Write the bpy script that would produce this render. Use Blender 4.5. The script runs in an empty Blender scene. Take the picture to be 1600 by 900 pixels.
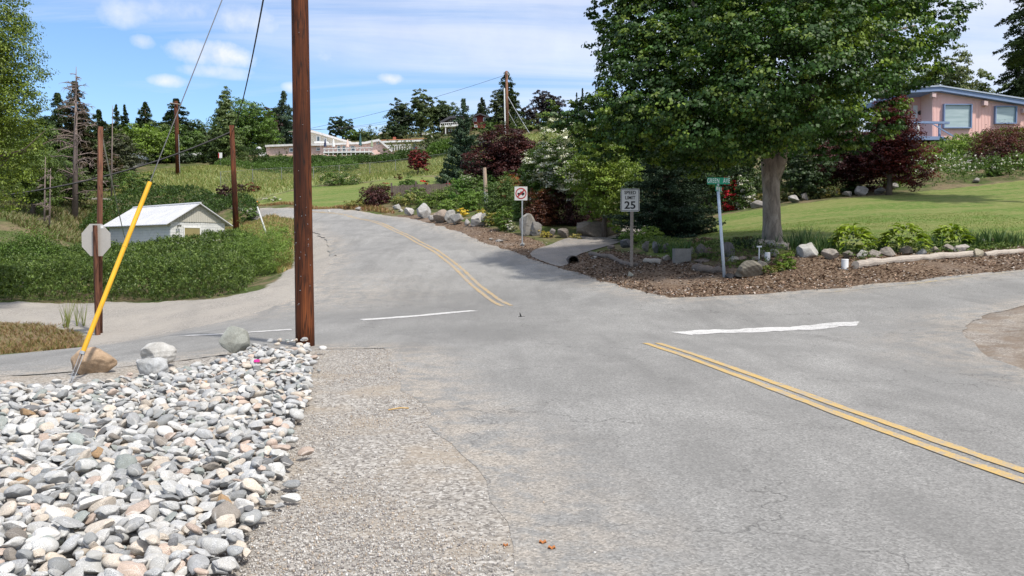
import bpy, bmesh, math, random
import numpy as np
from mathutils import Vector, Matrix, geometry
R_ = math.radians
scene = bpy.context.scene
COL = scene.collection
# ---------------------------------------------------------------- camera
F = 1280.0; HZ = 390.0
PITCH = math.atan((450 - HZ) / F)
CAMZ = 1.6
cam = bpy.data.cameras.new("camera"); cam.lens = 36 * F / 1600; cam.sensor_width = 36
cam.clip_end = 6000; cam.clip_start = 0.1
co = bpy.data.objects.new("camera", cam); COL.objects.link(co)
co.location = (0, 0, CAMZ); co.rotation_euler = (math.pi / 2 - PITCH, 0, 0)
scene.camera = co
cp, sp = math.cos(PITCH), math.sin(PITCH)
def ray(u, v):
    a = (u - 800) / F; b = (450 - v) / F
    return np.array([a, cp + b * sp, -sp + b * cp])
def at(u, v, Y):
    d = ray(u, v); t = Y / d[1]
    return np.array([d[0] * t, Y, CAMZ + d[2] * t])
# ---------------------------------------------------------------- terrain heights (thin plate spline through surveyed spots)
A = []
def an(*pts):
    for u, v, Y in pts: A.append(at(u, v, Y))
for y in (-30, -10, 0, 4, 8):
    for x in (-8, -3, 0, 3, 8): A.append(np.array([x, y, 0.0]))
A += [np.array(p, float) for p in [(-2.6,10.4,0),(0,11,0),(-4.5,9.8,0),(3,12,0),(-40,0,-1.2),(-60,30,-2.5),(-30,12,-.8),(-40,-40,-2),(40,-40,2),(30,5,1.5),(60,30,6),(35,26,2.6),
  (-60,60,1),(-90,100,8),(-150,60,2),(-150,120,10),(-200,200,20),(-120,300,30),(0,300,33),(150,300,34),(200,200,30),(150,120,22),(100,60,13),(150,40,12),(200,0,10),(-200,0,-4),(0,-120,0),(-100,-100,-3),(100,-100,4),
  (70,90,15),(45,70,11.5)]]
an((477,542,13.5),(112,602,9.7),(0,600,9.8),(150,577,10.9),(0,556,17.5),(150,541,19),(152,527,22),(0,556,17.5),(-200,545,19),
   (200,466,33),(0,466,32),(330,462,33),(440,427,40),(60,490,27),(300,522,17.5),(600,520,16.5),(814,495,19.0),(565,500,18.6),
   (500,440,28),(515,400,36),(505,375,43),(480,346,55),(430,333,63),
   (775,472,23.5),(745,445,27.5),(690,400,35),(650,378,41),(620,362,47),(560,340,58),(480,329,66),(400,325,69),(340,330,68),
   (1050,466,21),(950,440,25.5),(850,412,31),(770,385,37.5),(700,360,46),(620,338,57),(540,328,66),
   (817,381,40),(850,400,34),(960,373,41),(1010,358,50),(987,419,28),(1132,437,24.5),(1207,382,28),(1100,402,27),(1270,398,26),(1335,421,24.3),(1600,400,27),
   (1600,422,24),(1400,443,22.5),(1200,459,21.5),(1510,520,14.3),(1600,480,17.5),(1600,585,10.9),(1300,560,12.3),(1300,512,17),(1480,475,18.5),
   (1100,372,33),(1320,310,46),(1600,280,50),(1600,372,31),(1150,328,48),(1450,299,48),(1400,345,36),(1500,250,62),(1450,222,74),(1600,222,74),(1350,275,58),(1300,262,72),
   (640,331,59),(690,341,51.5),(740,344,47),(838,362,41.5),(927,362,43),(780,322,54),(690,310,64),(620,309,64),(600,311,72),(500,320,70),(500,290,88),(640,275,93),(730,288,80),(850,290,75),
   (950,300,70),(1050,300,65),(1000,350,47),(1200,290,62),
   (267,400,58),(200,400,66),(330,395,64),(250,398,68),(300,332,76),(200,335,76),(380,331,74),(300,302,84),(60,350,60),(20,400,50),(100,335,70),(140,312,80),(-100,380,50),
   (278,273,95),(200,290,92),(340,262,100),(440,275,104),(440,246,132),(600,246,132),(450,262,118),(410,264,118),(560,256,118),(650,252,118),(520,268,106),(750,235,130),(793,208,127),(200,255,115),(100,270,110),(0,280,110),(-200,300,100),
   (60,245,150),(400,228,165),(700,206,178),(850,196,172),(1000,215,140),(1200,225,115),(1500,207,98),(1750,200,110),(300,240,150))
A = np.array(A)
def _U(r2): return np.where(r2 > 1e-9, .5 * r2 * np.log(np.maximum(r2, 1e-9)), 0)
S_ = 50.0
def _fit(A):
    P = A[:, :2] / S_; n = len(P)
    K = _U(((P[:, None] - P[None]) ** 2).sum(-1))
    K += np.eye(n) * 0.0006
    Q = np.c_[np.ones(n), P]
    M = np.block([[K, Q], [Q.T, np.zeros((3, 3))]])
    return P, np.linalg.solve(M, np.r_[A[:, 2], 0, 0, 0])
_P, _W = _fit(A)
GX0, GX1, GY0, GY1, GS = -240, 240, -120, 340, 1.0
_gx = np.arange(GX0, GX1 + GS, GS); _gy = np.arange(GY0, GY1 + GS, GS)
def _eval(X, Y):
    q = np.c_[X.ravel(), Y.ravel()] / S_; out = np.zeros(len(q))
    for i in range(0, len(q), 20000):
        qq = q[i:i + 20000]
        out[i:i + 20000] = _U(((qq[:, None] - _P[None]) ** 2).sum(-1)) @ _W[:-3] + np.c_[np.ones(len(qq)), qq] @ _W[-3:]
    return out.reshape(X.shape)
HG = _eval(*np.meshgrid(_gx, _gy))
def H(x, y):
    x = np.asarray(x, float); y = np.asarray(y, float)
    fx = np.clip((x - GX0) / GS, 1, len(_gx) - 3.001); fy = np.clip((y - GY0) / GS, 1, len(_gy) - 3.001)
    i = fx.astype(int); j = fy.astype(int); a = fx - i; b = fy - j
    def cr(t, k):
        return [(-.5*t + t*t - .5*t**3), (1 - 2.5*t*t + 1.5*t**3), (.5*t + 2*t*t - 1.5*t**3), (-.5*t*t + .5*t**3)][k]
    o = 0
    for jj in range(4):
        for ii in range(4): o = o + HG[j - 1 + jj, i - 1 + ii] * cr(a, ii) * cr(b, jj)
    return o
def g(u, v, tmax=400):
    d = ray(u, v); t = np.concatenate([np.linspace(2, 60, 400), np.linspace(60.2, tmax, 900)])
    p = np.array([0, 0, CAMZ])[None] + d[None] * t[:, None]
    f = p[:, 2] - H(p[:, 0], p[:, 1]); k = np.argmax(f < 0)
    if f[k] >= 0: k = len(t) - 1
    a, b = t[max(k - 1, 0)], t[k]
    for _ in range(25):
        m = (a + b) / 2; q = np.array([0, 0, CAMZ]) + d * m
        if q[2] - H(q[0], q[1]) < 0: b = m
        else: a = m
    return np.array([0, 0, CAMZ]) + d * b
def base(u, Y):
    "ground point in column u at distance Y"
    x = (u - 800) / F * Y
    for _ in range(3):
        z = float(H(x, Y)); x = (u - 800) / F * (Y * cp - (z - CAMZ) * sp)
    return np.array([x, Y, float(H(x, Y))])
def pol(pts, n=1):
    "pixel polyline -> world xy on the ground, subdivided"
    out = []
    for i in range(len(pts)):
        a = pts[i]; b = pts[(i + 1) % len(pts)]
        for k in range(n if i < len(pts) - 1 else 1):
            t = k / n; out.append(g(a[0] + (b[0] - a[0]) * t, a[1] + (b[1] - a[1]) * t)[:2])
    return np.array(out)
def smooth(P, n=4, closed=False):
    "Catmull-Rom"
    P = np.asarray(P, float); N = len(P); out = []
    for i in range(N if closed else N - 1):
        if closed: p0, p1, p2, p3 = P[i-1], P[i], P[(i+1) % N], P[(i+2) % N]
        else: p0, p1, p2, p3 = P[max(i-1, 0)], P[i], P[i+1], P[min(i+2, N-1)]
        for k in range(n):
            t = k / n
            out.append(.5 * (2*p1 + (p2-p0)*t + (2*p0-5*p1+4*p2-p3)*t*t + (3*p1-p0-3*p2+p3)*t**3))
    if not closed: out.append(P[-1])
    return np.array(out)
def sdist(X, Y, poly):
    "signed distance, negative inside"
    P = np.asarray(poly); d2 = np.full(X.shape, 1e18); ins = np.zeros(X.shape, bool)
    for i in range(len(P)):
        a = P[i]; b = P[(i + 1) % len(P)]; e = b - a; L = max(e @ e, 1e-12)
        t = np.clip(((X - a[0]) * e[0] + (Y - a[1]) * e[1]) / L, 0, 1)
        d2 = np.minimum(d2, (X - a[0] - t * e[0]) ** 2 + (Y - a[1] - t * e[1]) ** 2)
        c = ((a[1] > Y) != (b[1] > Y))
        if abs(e[1]) > 1e-12: ins ^= c & (X < a[0] + (Y - a[1]) * e[0] / e[1])
    d = np.sqrt(d2); return np.where(ins, -d, d)
# cheap value noise
_rn = np.random.RandomState(7).rand(256, 256)
def vn(x, y, s=1.0, o=0):
    x = np.asarray(x, float) * s + 37.3 + o * 17.1; y = np.asarray(y, float) * s + 91.7 + o * 5.3
    i = np.floor(x).astype(int); j = np.floor(y).astype(int); a = x - i; b = y - j
    a = a * a * (3 - 2 * a); b = b * b * (3 - 2 * b)
    q = lambda p, r: _rn[p % 256, r % 256]
    return (q(i, j)*(1-a) + q(i+1, j)*a)*(1-b) + (q(i, j+1)*(1-a) + q(i+1, j+1)*a)*b
# ---------------------------------------------------------------- object helpers
BASE = {}
def tag(o, label=None, cat=None, group=None, kind=None):
    if label: o['label'] = label
    if cat: o['category'] = cat
    if group: o['group'] = group
    if kind: o['kind'] = kind
    return o
def thing(name, label, cat, b, group=None, rz=0):
    o = bpy.data.objects.new(name, None); COL.objects.link(o); o.location = tuple(b); o.empty_display_size = .2
    o.rotation_euler.z = rz
    BASE[o.name] = np.array(b, float); return tag(o, label, cat, group)
def np_obj(name, V, F, mats, parent=None, b=None, tint=None, smooth=False, mi=None, local=False):
    "V (n,3) world coordinates (or local), F = list of faces or (m,k) array"
    V = np.asarray(V, np.float32).reshape(-1, 3)
    if parent is not None: off = BASE[parent.name]
    else: off = np.array(b if b is not None else (0, 0, 0), float)
    if not local: V = V - off.astype(np.float32)
    me = bpy.data.meshes.new(name)
    if isinstance(F, np.ndarray):
        k = F.shape[1]; m = len(F)
        me.vertices.add(len(V)); me.vertices.foreach_set("co", V.ravel())
        me.loops.add(m * k); me.loops.foreach_set("vertex_index", F.ravel().astype(np.int32))
        me.polygons.add(m); me.polygons.foreach_set("loop_start", np.arange(0, m * k, k, dtype=np.int32))
        me.polygons.foreach_set("loop_total", np.full(m, k, np.int32))
        me.update(calc_edges=True)
    else:
        me.from_pydata([tuple(map(float, v)) for v in V], [], [list(map(int, f)) for f in F])
    if not isinstance(mats, (list, tuple)): mats = [mats]
    for m_ in mats: me.materials.append(m_)
    if mi is not None: me.polygons.foreach_set("material_index", np.asarray(mi, np.int32))
    if smooth: me.polygons.foreach_set("use_smooth", np.ones(len(me.polygons), bool))
    if tint is not None:
        t = np.asarray(tint, np.float32)
        c = np.ones((len(V), 4), np.float32); c[:, :3] = t
        at_ = me.color_attributes.new("tint", 'FLOAT_COLOR', 'POINT'); at_.data.foreach_set("color", c.ravel())
    me.update()
    o = bpy.data.objects.new(name, me); COL.objects.link(o)
    if parent is not None: o.parent = parent; BASE[o.name] = off
    else: o.location = tuple(off); BASE[o.name] = off
    return o
class B:
    "collects boxes, prisms, tubes in world coordinates (through matrix M)"
    def __init__(s, M=None): s.V = []; s.F = []; s.I = []; s.M = M or Matrix(); s.mi = 0
    def add(s, V, F):
        n = len(s.V); s.V += [tuple(s.M @ Vector(tuple(map(float, v)))) for v in V]
        s.F += [[i + n for i in f] for f in F]; s.I += [s.mi] * len(F); return s
    def box(s, x0, x1, y0, y1, z0, z1):
        V = [(x, y, z) for z in (z0, z1) for y in (y0, y1) for x in (x0, x1)]
        return s.add(V, [(0, 2, 3, 1), (4, 5, 7, 6), (0, 1, 5, 4), (2, 6, 7, 3), (0, 4, 6, 2), (1, 3, 7, 5)])
    def prism(s, pts, y0, y1, bev=0):
        "polygon in xz, extruded along y (y0 = front)"
        n = len(pts)
        a = sum(pts[i][0] * pts[(i+1) % n][1] - pts[(i+1) % n][0] * pts[i][1] for i in range(n))
        if a < 0: pts = pts[::-1]
        V = [(p[0], y0, p[1]) for p in pts] + [(p[0], y1, p[1]) for p in pts]
        Fs = [list(range(n)), list(range(2*n-1, n-1, -1))] + [(i, i + n, (i+1) % n + n, (i+1) % n) for i in range(n)]
        return s.add(V, Fs)
    def tube(s, P, r, sides=8, cap=True):
        P = [Vector(tuple(map(float, p))) for p in P]; n = len(P)
        if not hasattr(r, '__len__'): r = [r] * n
        V = []; up = None
        for i, p in enumerate(P):
            d = (P[min(i+1, n-1)] - P[max(i-1, 0)]).normalized()
            if up is None: up = Vector((0, 0, 1)) if abs(d.z) < .9 else Vector((1, 0, 0))
            x = d.cross(up).normalized(); y = x.cross(d).normalized(); up = y
            for k in range(sides):
                a = 2 * math.pi * k / sides; V.append(p + (x * math.cos(a) + y * math.sin(a)) * r[i])
        Fs = [(i*sides+k, i*sides+(k+1) % sides, (i+1)*sides+(k+1) % sides, (i+1)*sides+k) for i in range(n-1) for k in range(sides)]
        if cap: Fs += [list(range(sides))[::-1], [(n-1)*sides+k for k in range(sides)]]
        return s.add(V, Fs)
    def build(s, name, mats, parent=None, b=None, smooth=False, tint=None):
        if parent is None and b is None:
            V = np.array(s.V); b = (V[:, 0].mean(), V[:, 1].mean(), V[:, 2].min())
        o = np_obj(name, s.V, s.F, mats, parent, b, mi=s.I, smooth=smooth, tint=None if tint is None else np.tile(tint, (len(s.V), 1)))
        return o
def px(pts, Y): return [(lambda p: (p[0], p[2]))(at(u, v, Y)) for u, v in pts]
def slab(pts, Y, depth, M=None, bb=None):
    "outline given as it is seen at distance Y, real thickness behind it"
    b = bb or B(); b.prism(px(pts, Y), Y, Y + depth); return b
def text_geo(s, size, spacing=1.0, bold=0.0):
    c = bpy.data.curves.new("t", 'FONT'); c.body = s; c.size = size; c.align_x = 'CENTER'; c.align_y = 'CENTER'
    c.space_character = spacing; c.offset = bold; c.extrude = 0.0015; c.resolution_u = 3
    o = bpy.data.objects.new("t", c); COL.objects.link(o)
    bpy.context.view_layer.update()
    me = bpy.data.meshes.new_from_object(o.evaluated_get(bpy.context.evaluated_depsgraph_get()))
    V = [(v.co.x, -v.co.z, v.co.y) for v in me.vertices]; Fs = [list(p.vertices) for p in me.polygons]
    bpy.data.objects.remove(o); bpy.data.curves.remove(c); bpy.data.meshes.remove(me)
    return V, Fs
# ---------------------------------------------------------------- materials
class N:
    def __init__(s, name):
        s.m = bpy.data.materials.new(name); s.m.use_nodes = True; s.t = s.m.node_tree; s.n = s.t.nodes
        s.b = s.n['Principled BSDF']; s.out = s.n['Material Output']
    def new(s, ty, **kw):
        n = s.n.new(ty)
        for k, v in kw.items():
            if k in n.inputs.keys(): 
                s.set(n.inputs[k], v)
            else: setattr(n, k, v)
        return n
    def set(s, i, v):
        if isinstance(v, bpy.types.NodeSocket): s.t.links.new(v, i)
        elif hasattr(v, '__len__') and len(v) == 3 and i.type == 'RGBA': i.default_value = (*v, 1)
        else: i.default_value = v
    def co(s, scale=(1, 1, 1), kind='Object'):
        tc = s.n.new('ShaderNodeTexCoord'); mp = s.n.new('ShaderNodeMapping'); mp.inputs['Scale'].default_value = scale
        s.t.links.new(tc.outputs[kind], mp.inputs[0]); return mp.outputs[0]
    def noise(s, vec, scale, detail=3, rough=.6, dist=0):
        n = s.new('ShaderNodeTexNoise', Vector=vec); n.inputs['Scale'].default_value = scale; n.inputs['Detail'].default_value = detail
        n.inputs['Roughness'].default_value = rough; n.inputs['Distortion'].default_value = dist; return n.outputs['Fac']
    def voro(s, vec, scale, feat='F1', out='Distance'):
        n = s.n.new('ShaderNodeTexVoronoi'); n.feature = feat; s.t.links.new(vec, n.inputs['Vector']); n.inputs['Scale'].default_value = scale
        return n.outputs[out]
    def ramp(s, f, stops):
        n = s.n.new('ShaderNodeValToRGB'); s.t.links.new(f, n.inputs[0]); e = n.color_ramp.elements
        while len(e) < len(stops): e.new(.5)
        for x, (p, c) in zip(e, stops): x.position = p; x.color = (*c, 1) if hasattr(c, '__len__') else (c, c, c, 1)
        return n.outputs[0]
    def mix(s, f, a, b, mode='MIX'):
        n = s.n.new('ShaderNodeMix'); n.data_type = 'RGBA'; n.blend_type = mode
        s.set(n.inputs[0], f); s.set(n.inputs[6], a); s.set(n.inputs[7], b); return n.outputs[2]
    def math(s, op, a, b=0.0, c=None, clamp=False):
        n = s.n.new('ShaderNodeMath'); n.operation = op; n.use_clamp = clamp; s.set(n.inputs[0], a); s.set(n.inputs[1], b)
        if c is not None: s.set(n.inputs[2], c)
        return n.outputs[0]
    def bump(s, h, dist=.01, strength=1.0, normal=None):
        n = s.n.new('ShaderNodeBump'); n.inputs['Strength'].default_value = strength; n.inputs['Distance'].default_value = dist
        s.t.links.new(h, n.inputs['Height'])
        if normal is not None: s.t.links.new(normal, n.inputs['Normal'])
        s.t.links.new(n.outputs[0], s.b.inputs['Normal']); return n.outputs[0]
    def attr(s, name, out='Color'):
        n = s.n.new('ShaderNodeAttribute'); n.attribute_name = name; return n.outputs[out]
    def fin(s, color, rough=.8, metal=0, spec=.3):
        s.set(s.b.inputs['Base Color'], color); s.set(s.b.inputs['Roughness'], rough); s.set(s.b.inputs['Metallic'], metal)
        s.b.inputs['Specular IOR Level'].default_value = spec; return s.m
def sc(c, k): return tuple(min(1, x * k) for x in c)
def simple(name, c, rough=.7, var=.25, scale=3, bump=0, metal=0, spec=.3, stretch=(1, 1, 1), fine=40):
    n = N(name); v = n.co(stretch); a = n.noise(v, scale, 4); b = n.noise(v, fine, 2)
    f = n.math('MULTIPLY_ADD', a, .6, n.math('MULTIPLY', b, .4))
    col = n.ramp(f, [(.3, sc(c, 1 - var)), (.7, sc(c, 1 + var))])
    if bump: n.bump(f, bump)
    return n.fin(col, rough, metal, spec)
M = {}
def leafmat(name, rough=.55, trans=.35, spec=.35):
    n = N(name); a = n.mix(1, n.attr('tint'), (1.42, 1.30, .95), 'MULTIPLY'); n.fin(a, rough, 0, spec)
    tr = n.new('ShaderNodeBsdfTranslucent'); n.t.links.new(n.mix(1, a, (.9, 1.0, .5), 'MULTIPLY'), tr.inputs[0])
    mx = n.new('ShaderNodeMixShader'); mx.inputs[0].default_value = trans
    n.t.links.new(n.b.outputs[0], mx.inputs[1]); n.t.links.new(tr.outputs[0], mx.inputs[2]); n.t.links.new(mx.outputs[0], n.out.inputs[0])
    return n.m
M['leaf'] = leafmat('leaf', .5, .26, .4); M['needle'] = leafmat('needle', .7, .12, .2)
M['petal'] = leafmat('petal', .6, .2, .2)
n = N('bark'); v = n.co((1, 1, .25)); f = n.noise(v, 9, 5, .7)
M['bark'] = (n.bump(f, .03), n.fin(n.ramp(f, [(.3, (.06, .045, .035)), (.7, (.17, .13, .10))]), .9))[1]
n = N('bark_pale'); v = n.co((1, 1, .35)); f = n.noise(v, 5, 6, .7, .6); w = n.noise(n.co((1,1,2.5)), 1.1, 3)
M['bark_pale'] = (n.bump(f, .05), n.fin(n.mix(w, n.ramp(f, [(.3, (.10, .075, .06)), (.5, (.26, .21, .17)), (.7, (.46, .38, .32))]), n.ramp(f, [(.35, (.16, .13, .11)), (.65, (.40, .34, .29))])), .9))[1]
M['deadwood'] = simple('deadwood', (.22, .17, .15), .9, .3, 6)
# stone: own colour from the attribute, granite speckle and veins on top
n = N('stone'); v = n.co(); a = n.attr('tint')
sp1 = n.noise(v, 260, 2, .8); sp2 = n.noise(v, 14, 5, .7, .8); ve = n.voro(n.co((3, 9, 5)), 1.4, 'DISTANCE_TO_EDGE')
c1 = n.mix(n.ramp(sp1, [(.44, 0.0), (.56, 1.0)]), n.mix(1, a, (.5, .5, .52), 'MULTIPLY'), n.mix(1, a, (1.14, 1.14, 1.12), 'MULTIPLY'))
c2 = n.mix(n.ramp(sp2, [(.38, 0.0), (.62, 1.0)]), c1, n.mix(1, a, (.70, .69, .66), 'MULTIPLY'))
vm = n.math('MULTIPLY', n.ramp(ve, [(.0, 1.0), (.035, 0.0)]), n.ramp(n.noise(v, 3.1, 2), [(.5, 0.0), (.62, .7)]))
c3 = n.mix(vm, c2, (.62, .60, .56)); n.bump(n.math('ADD', sp2, n.math('MULTIPLY', sp1, .25)), .006)
M['stone'] = n.fin(c3, .82, 0, .3)
n = N('boulder'); v = n.co(); a = n.attr('tint'); f1 = n.noise(v, 5, 8, .72, .6); f2 = n.noise(v, 60, 3, .8); f3 = n.noise(v, 1.6, 4)
c1 = n.mix(n.ramp(f1, [(.35, 0.0), (.65, 1.0)]), n.mix(1, a, (.6, .58, .55), 'MULTIPLY'), n.mix(1, a, (1.12, 1.12, 1.12), 'MULTIPLY'))
c2 = n.mix(n.ramp(f2, [(.4, .0), (.62, .45)]), c1, n.mix(1, a, (.5, .5, .52), 'MULTIPLY'))
c3 = n.mix(n.ramp(f3, [(.56, .0), (.7, .45)]), c2, n.mix(1, a, (.9, .75, .5), 'MULTIPLY'))
n.bump(n.math('ADD', f1, n.math('MULTIPLY', f2, .2)), .03); M['boulder'] = n.fin(c3, .88, 0, .25)
# creosoted pole
def polemat(name, dark, light, streak=3.5):
    n = N(name); v = n.co((1, 1, .06)); f = n.noise(v, 14, 5, .65, .4); w = n.noise(n.co((1, 1, .12)), streak, 3)
    k = n.noise(n.co((1, 1, .5)), 6, 4)
    c = n.mix(n.ramp(w, [(.35, 0.0), (.65, 1.0)]), n.ramp(f, [(.3, sc(dark, .5)), (.7, dark)]), n.ramp(f, [(.3, dark), (.7, light)]))
    cr = n.ramp(n.voro(n.co((9, 9, .35)), 3, 'DISTANCE_TO_EDGE'), [(0, 0.9), (.085, 0.0)])
    c = n.mix(cr, c, (.012, .007, .005)); c = n.mix(n.ramp(k, [(.55, 0), (.72, .7)]), c, sc(dark, .45))
    n.bump(f, .012); return n.fin(c, .75, 0, .25)
M['pole'] = polemat('pole_wood', (.060, .017, .007), (.24, .070, .020))
M['pole2'] = polemat('pole_wood_small', (.13, .05, .028), (.26, .12, .07))
M['steel'] = simple('galvanised_steel', (.42, .43, .44), .45, .15, 8, 0, .6)
M['wire'] = simple('wire_strand', (.12, .12, .125), .5, .1, 8, 0, .5)
M['cable'] = simple('cable_jacket', (.02, .02, .022), .6, .1)
n = N('yellow_plastic'); v = n.co(); f = n.noise(v, 3, 3); f2 = n.noise(n.co((1, 1, .25)), 30, 5, .8); M['yellow'] = n.fin(n.mix(n.ramp(f2, [(.56, 0), (.68, .55)]), n.ramp(f, [(.3, (.62, .33, .015)), (.7, (.78, .43, .02))]), (.36, .24, .10)), .55, 0, .35)
M['white'] = simple('white_paint', (.72, .72, .70), .6, .08)
M['offwhite'] = simple('sign_white', (.60, .59, .56), .5, .07, 2)
M['black'] = simple('black_paint', (.02, .02, .02), .6, .1)
M['red'] = simple('sign_red', (.36, .03, .03), .5, .1)
M['sign_back'] = simple('bare_aluminium', (.47, .44, .40), .5, .10, 2, 0, .15)
M['green'] = simple('sign_green', (.01, .25, .13), .45, .1)
M['paleblue'] = simple('pale_blue_painted_steel', (.50, .58, .66), .5, .12, 4)
M['greywood'] = simple('weathered_wood', (.26, .22, .19), .9, .35, 4, .01, stretch=(1, 1, 6))
M['drift'] = simple('driftwood', (.40, .35, .30), .9, .35, 5, .015, stretch=(.4, 4, 4))
M['logwood'] = simple('dark_log', (.17, .14, .12), .9, .4, 7, .02, stretch=(.7, 4, 4))
M['fencewood'] = simple('grey_fence_board', (.13, .10, .09), .9, .4, 2.5, .01, stretch=(5, 5, .6))
M['glass'] = simple('window_glass', (.10, .13, .14), .12, .15, 1, 0, 0, .8)
M['concrete'] = simple('concrete', (.33, .32, .30), .9, .15, 6, .01)
M['pvc'] = simple('white_pipe', (.78, .78, .78), .4, .05)
M['darkpipe'] = simple('rusty_culvert', (.06, .05, .045), .8, .3)
SKYTINT=(.84,1.0,1.20); SKYSTR=.122; SUNSTR=3.7; SUNANG=3.0; EXPO=0.36
# ---------------------------------------------------------------- regions on the ground (world outlines)
def resamp(P, step, closed=True):
    P = np.asarray(P); out = []
    n = len(P)
    for i in range(n if closed else n - 1):
        a = P[i]; b = P[(i + 1) % n]; L = np.linalg.norm(b - a); k = max(1, int(L / step))
        for j in range(k): out.append(a + (b - a) * j / k)
    return np.array(out)
le = pol([(600,546),(628,590),(660,640),(700,700),(742,760),(775,820),(800,900)])[::1]
left_edge_near = np.vstack([np.array([[1.3,-40],[0.9,-15],[0.35,-3],[0.1,1.5]]), le[::-1]])
left_arm_near = pol([(540,547),(500,548),(440,552),(400,551),(330,560),(240,571),(150,580),(60,588),(0,592),(-150,600)])
left_arm_far = pol([(-200,560),(0,557),(150,542),(230,527),(300,513),(360,500),(420,484),(455,468),(480,450),(500,436),(515,418),(520,402),(515,385),(502,370),(485,356),(462,345),(430,337),(385,331)])
a_far = np.array([g(330,329)[:2], g(300,328)[:2] + np.array([-6, 2])])
top_far = pol([(380,325),(420,325),(480,326),(540,329),(580,332),(620,339),(660,347),(700,358),(735,370),(770,384),(810,398),(850,412),(900,426),(950,441),(1000,456),(1050,467)])
right_far = pol([(1100,466),(1200,459),(1300,452),(1400,443),(1500,433),(1600,422),(1700,412)])
right_out = np.array([[32, 32.5], [70, 44], [74, 36], [34, 25]])
right_near = pol([(1720,462),(1600,481),(1550,492),(1515,508),(1505,524),(1520,545),(1560,570),(1600,586)])
right_edge = np.array([[7.2,8],[7.5,4],[8.0,0],[8.6,-15],[9.0,-40]])
far_l = np.array([base(300, 71)[:2] + [-8, 3], base(300, 71)[:2] + [-10, -3]])
road_poly = np.vstack([left_edge_near, left_arm_near, np.array([[-14.5, 10.2], [-30, 11], [-60, 13], [-60, 21], [-30, 19.5]]), left_arm_far, a_far[1:][::1] * 1 + [0, -2.5], a_far[1:], top_far, right_far, right_out, right_near, right_edge])
rs = np.random.RandomState(3)
road_poly = resamp(road_poly, .35)
nd = np.linalg.norm(road_poly, axis=1)
amp = .05 + .06 * np.clip(nd / 30, 0, 1)
road_poly = road_poly + np.c_[vn(road_poly[:, 0], road_poly[:, 1], 1.3, 1) - .5, vn(road_poly[:, 0], road_poly[:, 1], 1.3, 2) - .5] * amp[:, None] * 3 \
    + np.c_[vn(road_poly[:, 0], road_poly[:, 1], 4.3, 3) - .5, vn(road_poly[:, 0], road_poly[:, 1], 4.3, 4) - .5] * amp[:, None] * 1.3
def sheet(name, poly, mats, lift, step, kind='structure', extra=None):
    "a surface that follows the ground inside an outline"
    poly = np.asarray(poly); lo = poly.min(0); hi = poly.max(0); pts = [Vector(p) for p in poly]; n = len(pts)
    X, Y = np.meshgrid(np.arange(lo[0], hi[0], step), np.arange(lo[1], hi[1], step))
    X = X + (np.arange(X.shape[0]) % 2)[:, None] * step * .5
    X = X.ravel(); Y = Y.ravel()
    d = sdist(X, Y, poly); k = d < -step * .45
    rr = np.hypot(X, Y); k &= (rr < 35) | ((np.floor(X / step).astype(int) % 2 == 0) & (np.floor(Y / step).astype(int) % 2 == 0))
    pts += [Vector((x, y)) for x, y in zip(X[k], Y[k])]
    V, E, Fc, *_ = geometry.delaunay_2d_cdt(pts, [], [list(range(n))], 1, 1e-4)
    V = np.array([(v.x, v.y) for v in V]); z = H(V[:, 0], V[:, 1]) + lift
    Fc = np.array([list(f) for f in Fc if len(f) == 3])
    tr = V[Fc]; ar = np.cross(tr[:, 1] - tr[:, 0], tr[:, 2] - tr[:, 0]); Fc[ar < 0] = Fc[ar < 0][:, ::-1]
    o = np_obj(name, np.c_[V, z], Fc, mats, smooth=True)
    if extra: extra(o, V)
    return tag(o, kind=kind)
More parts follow.
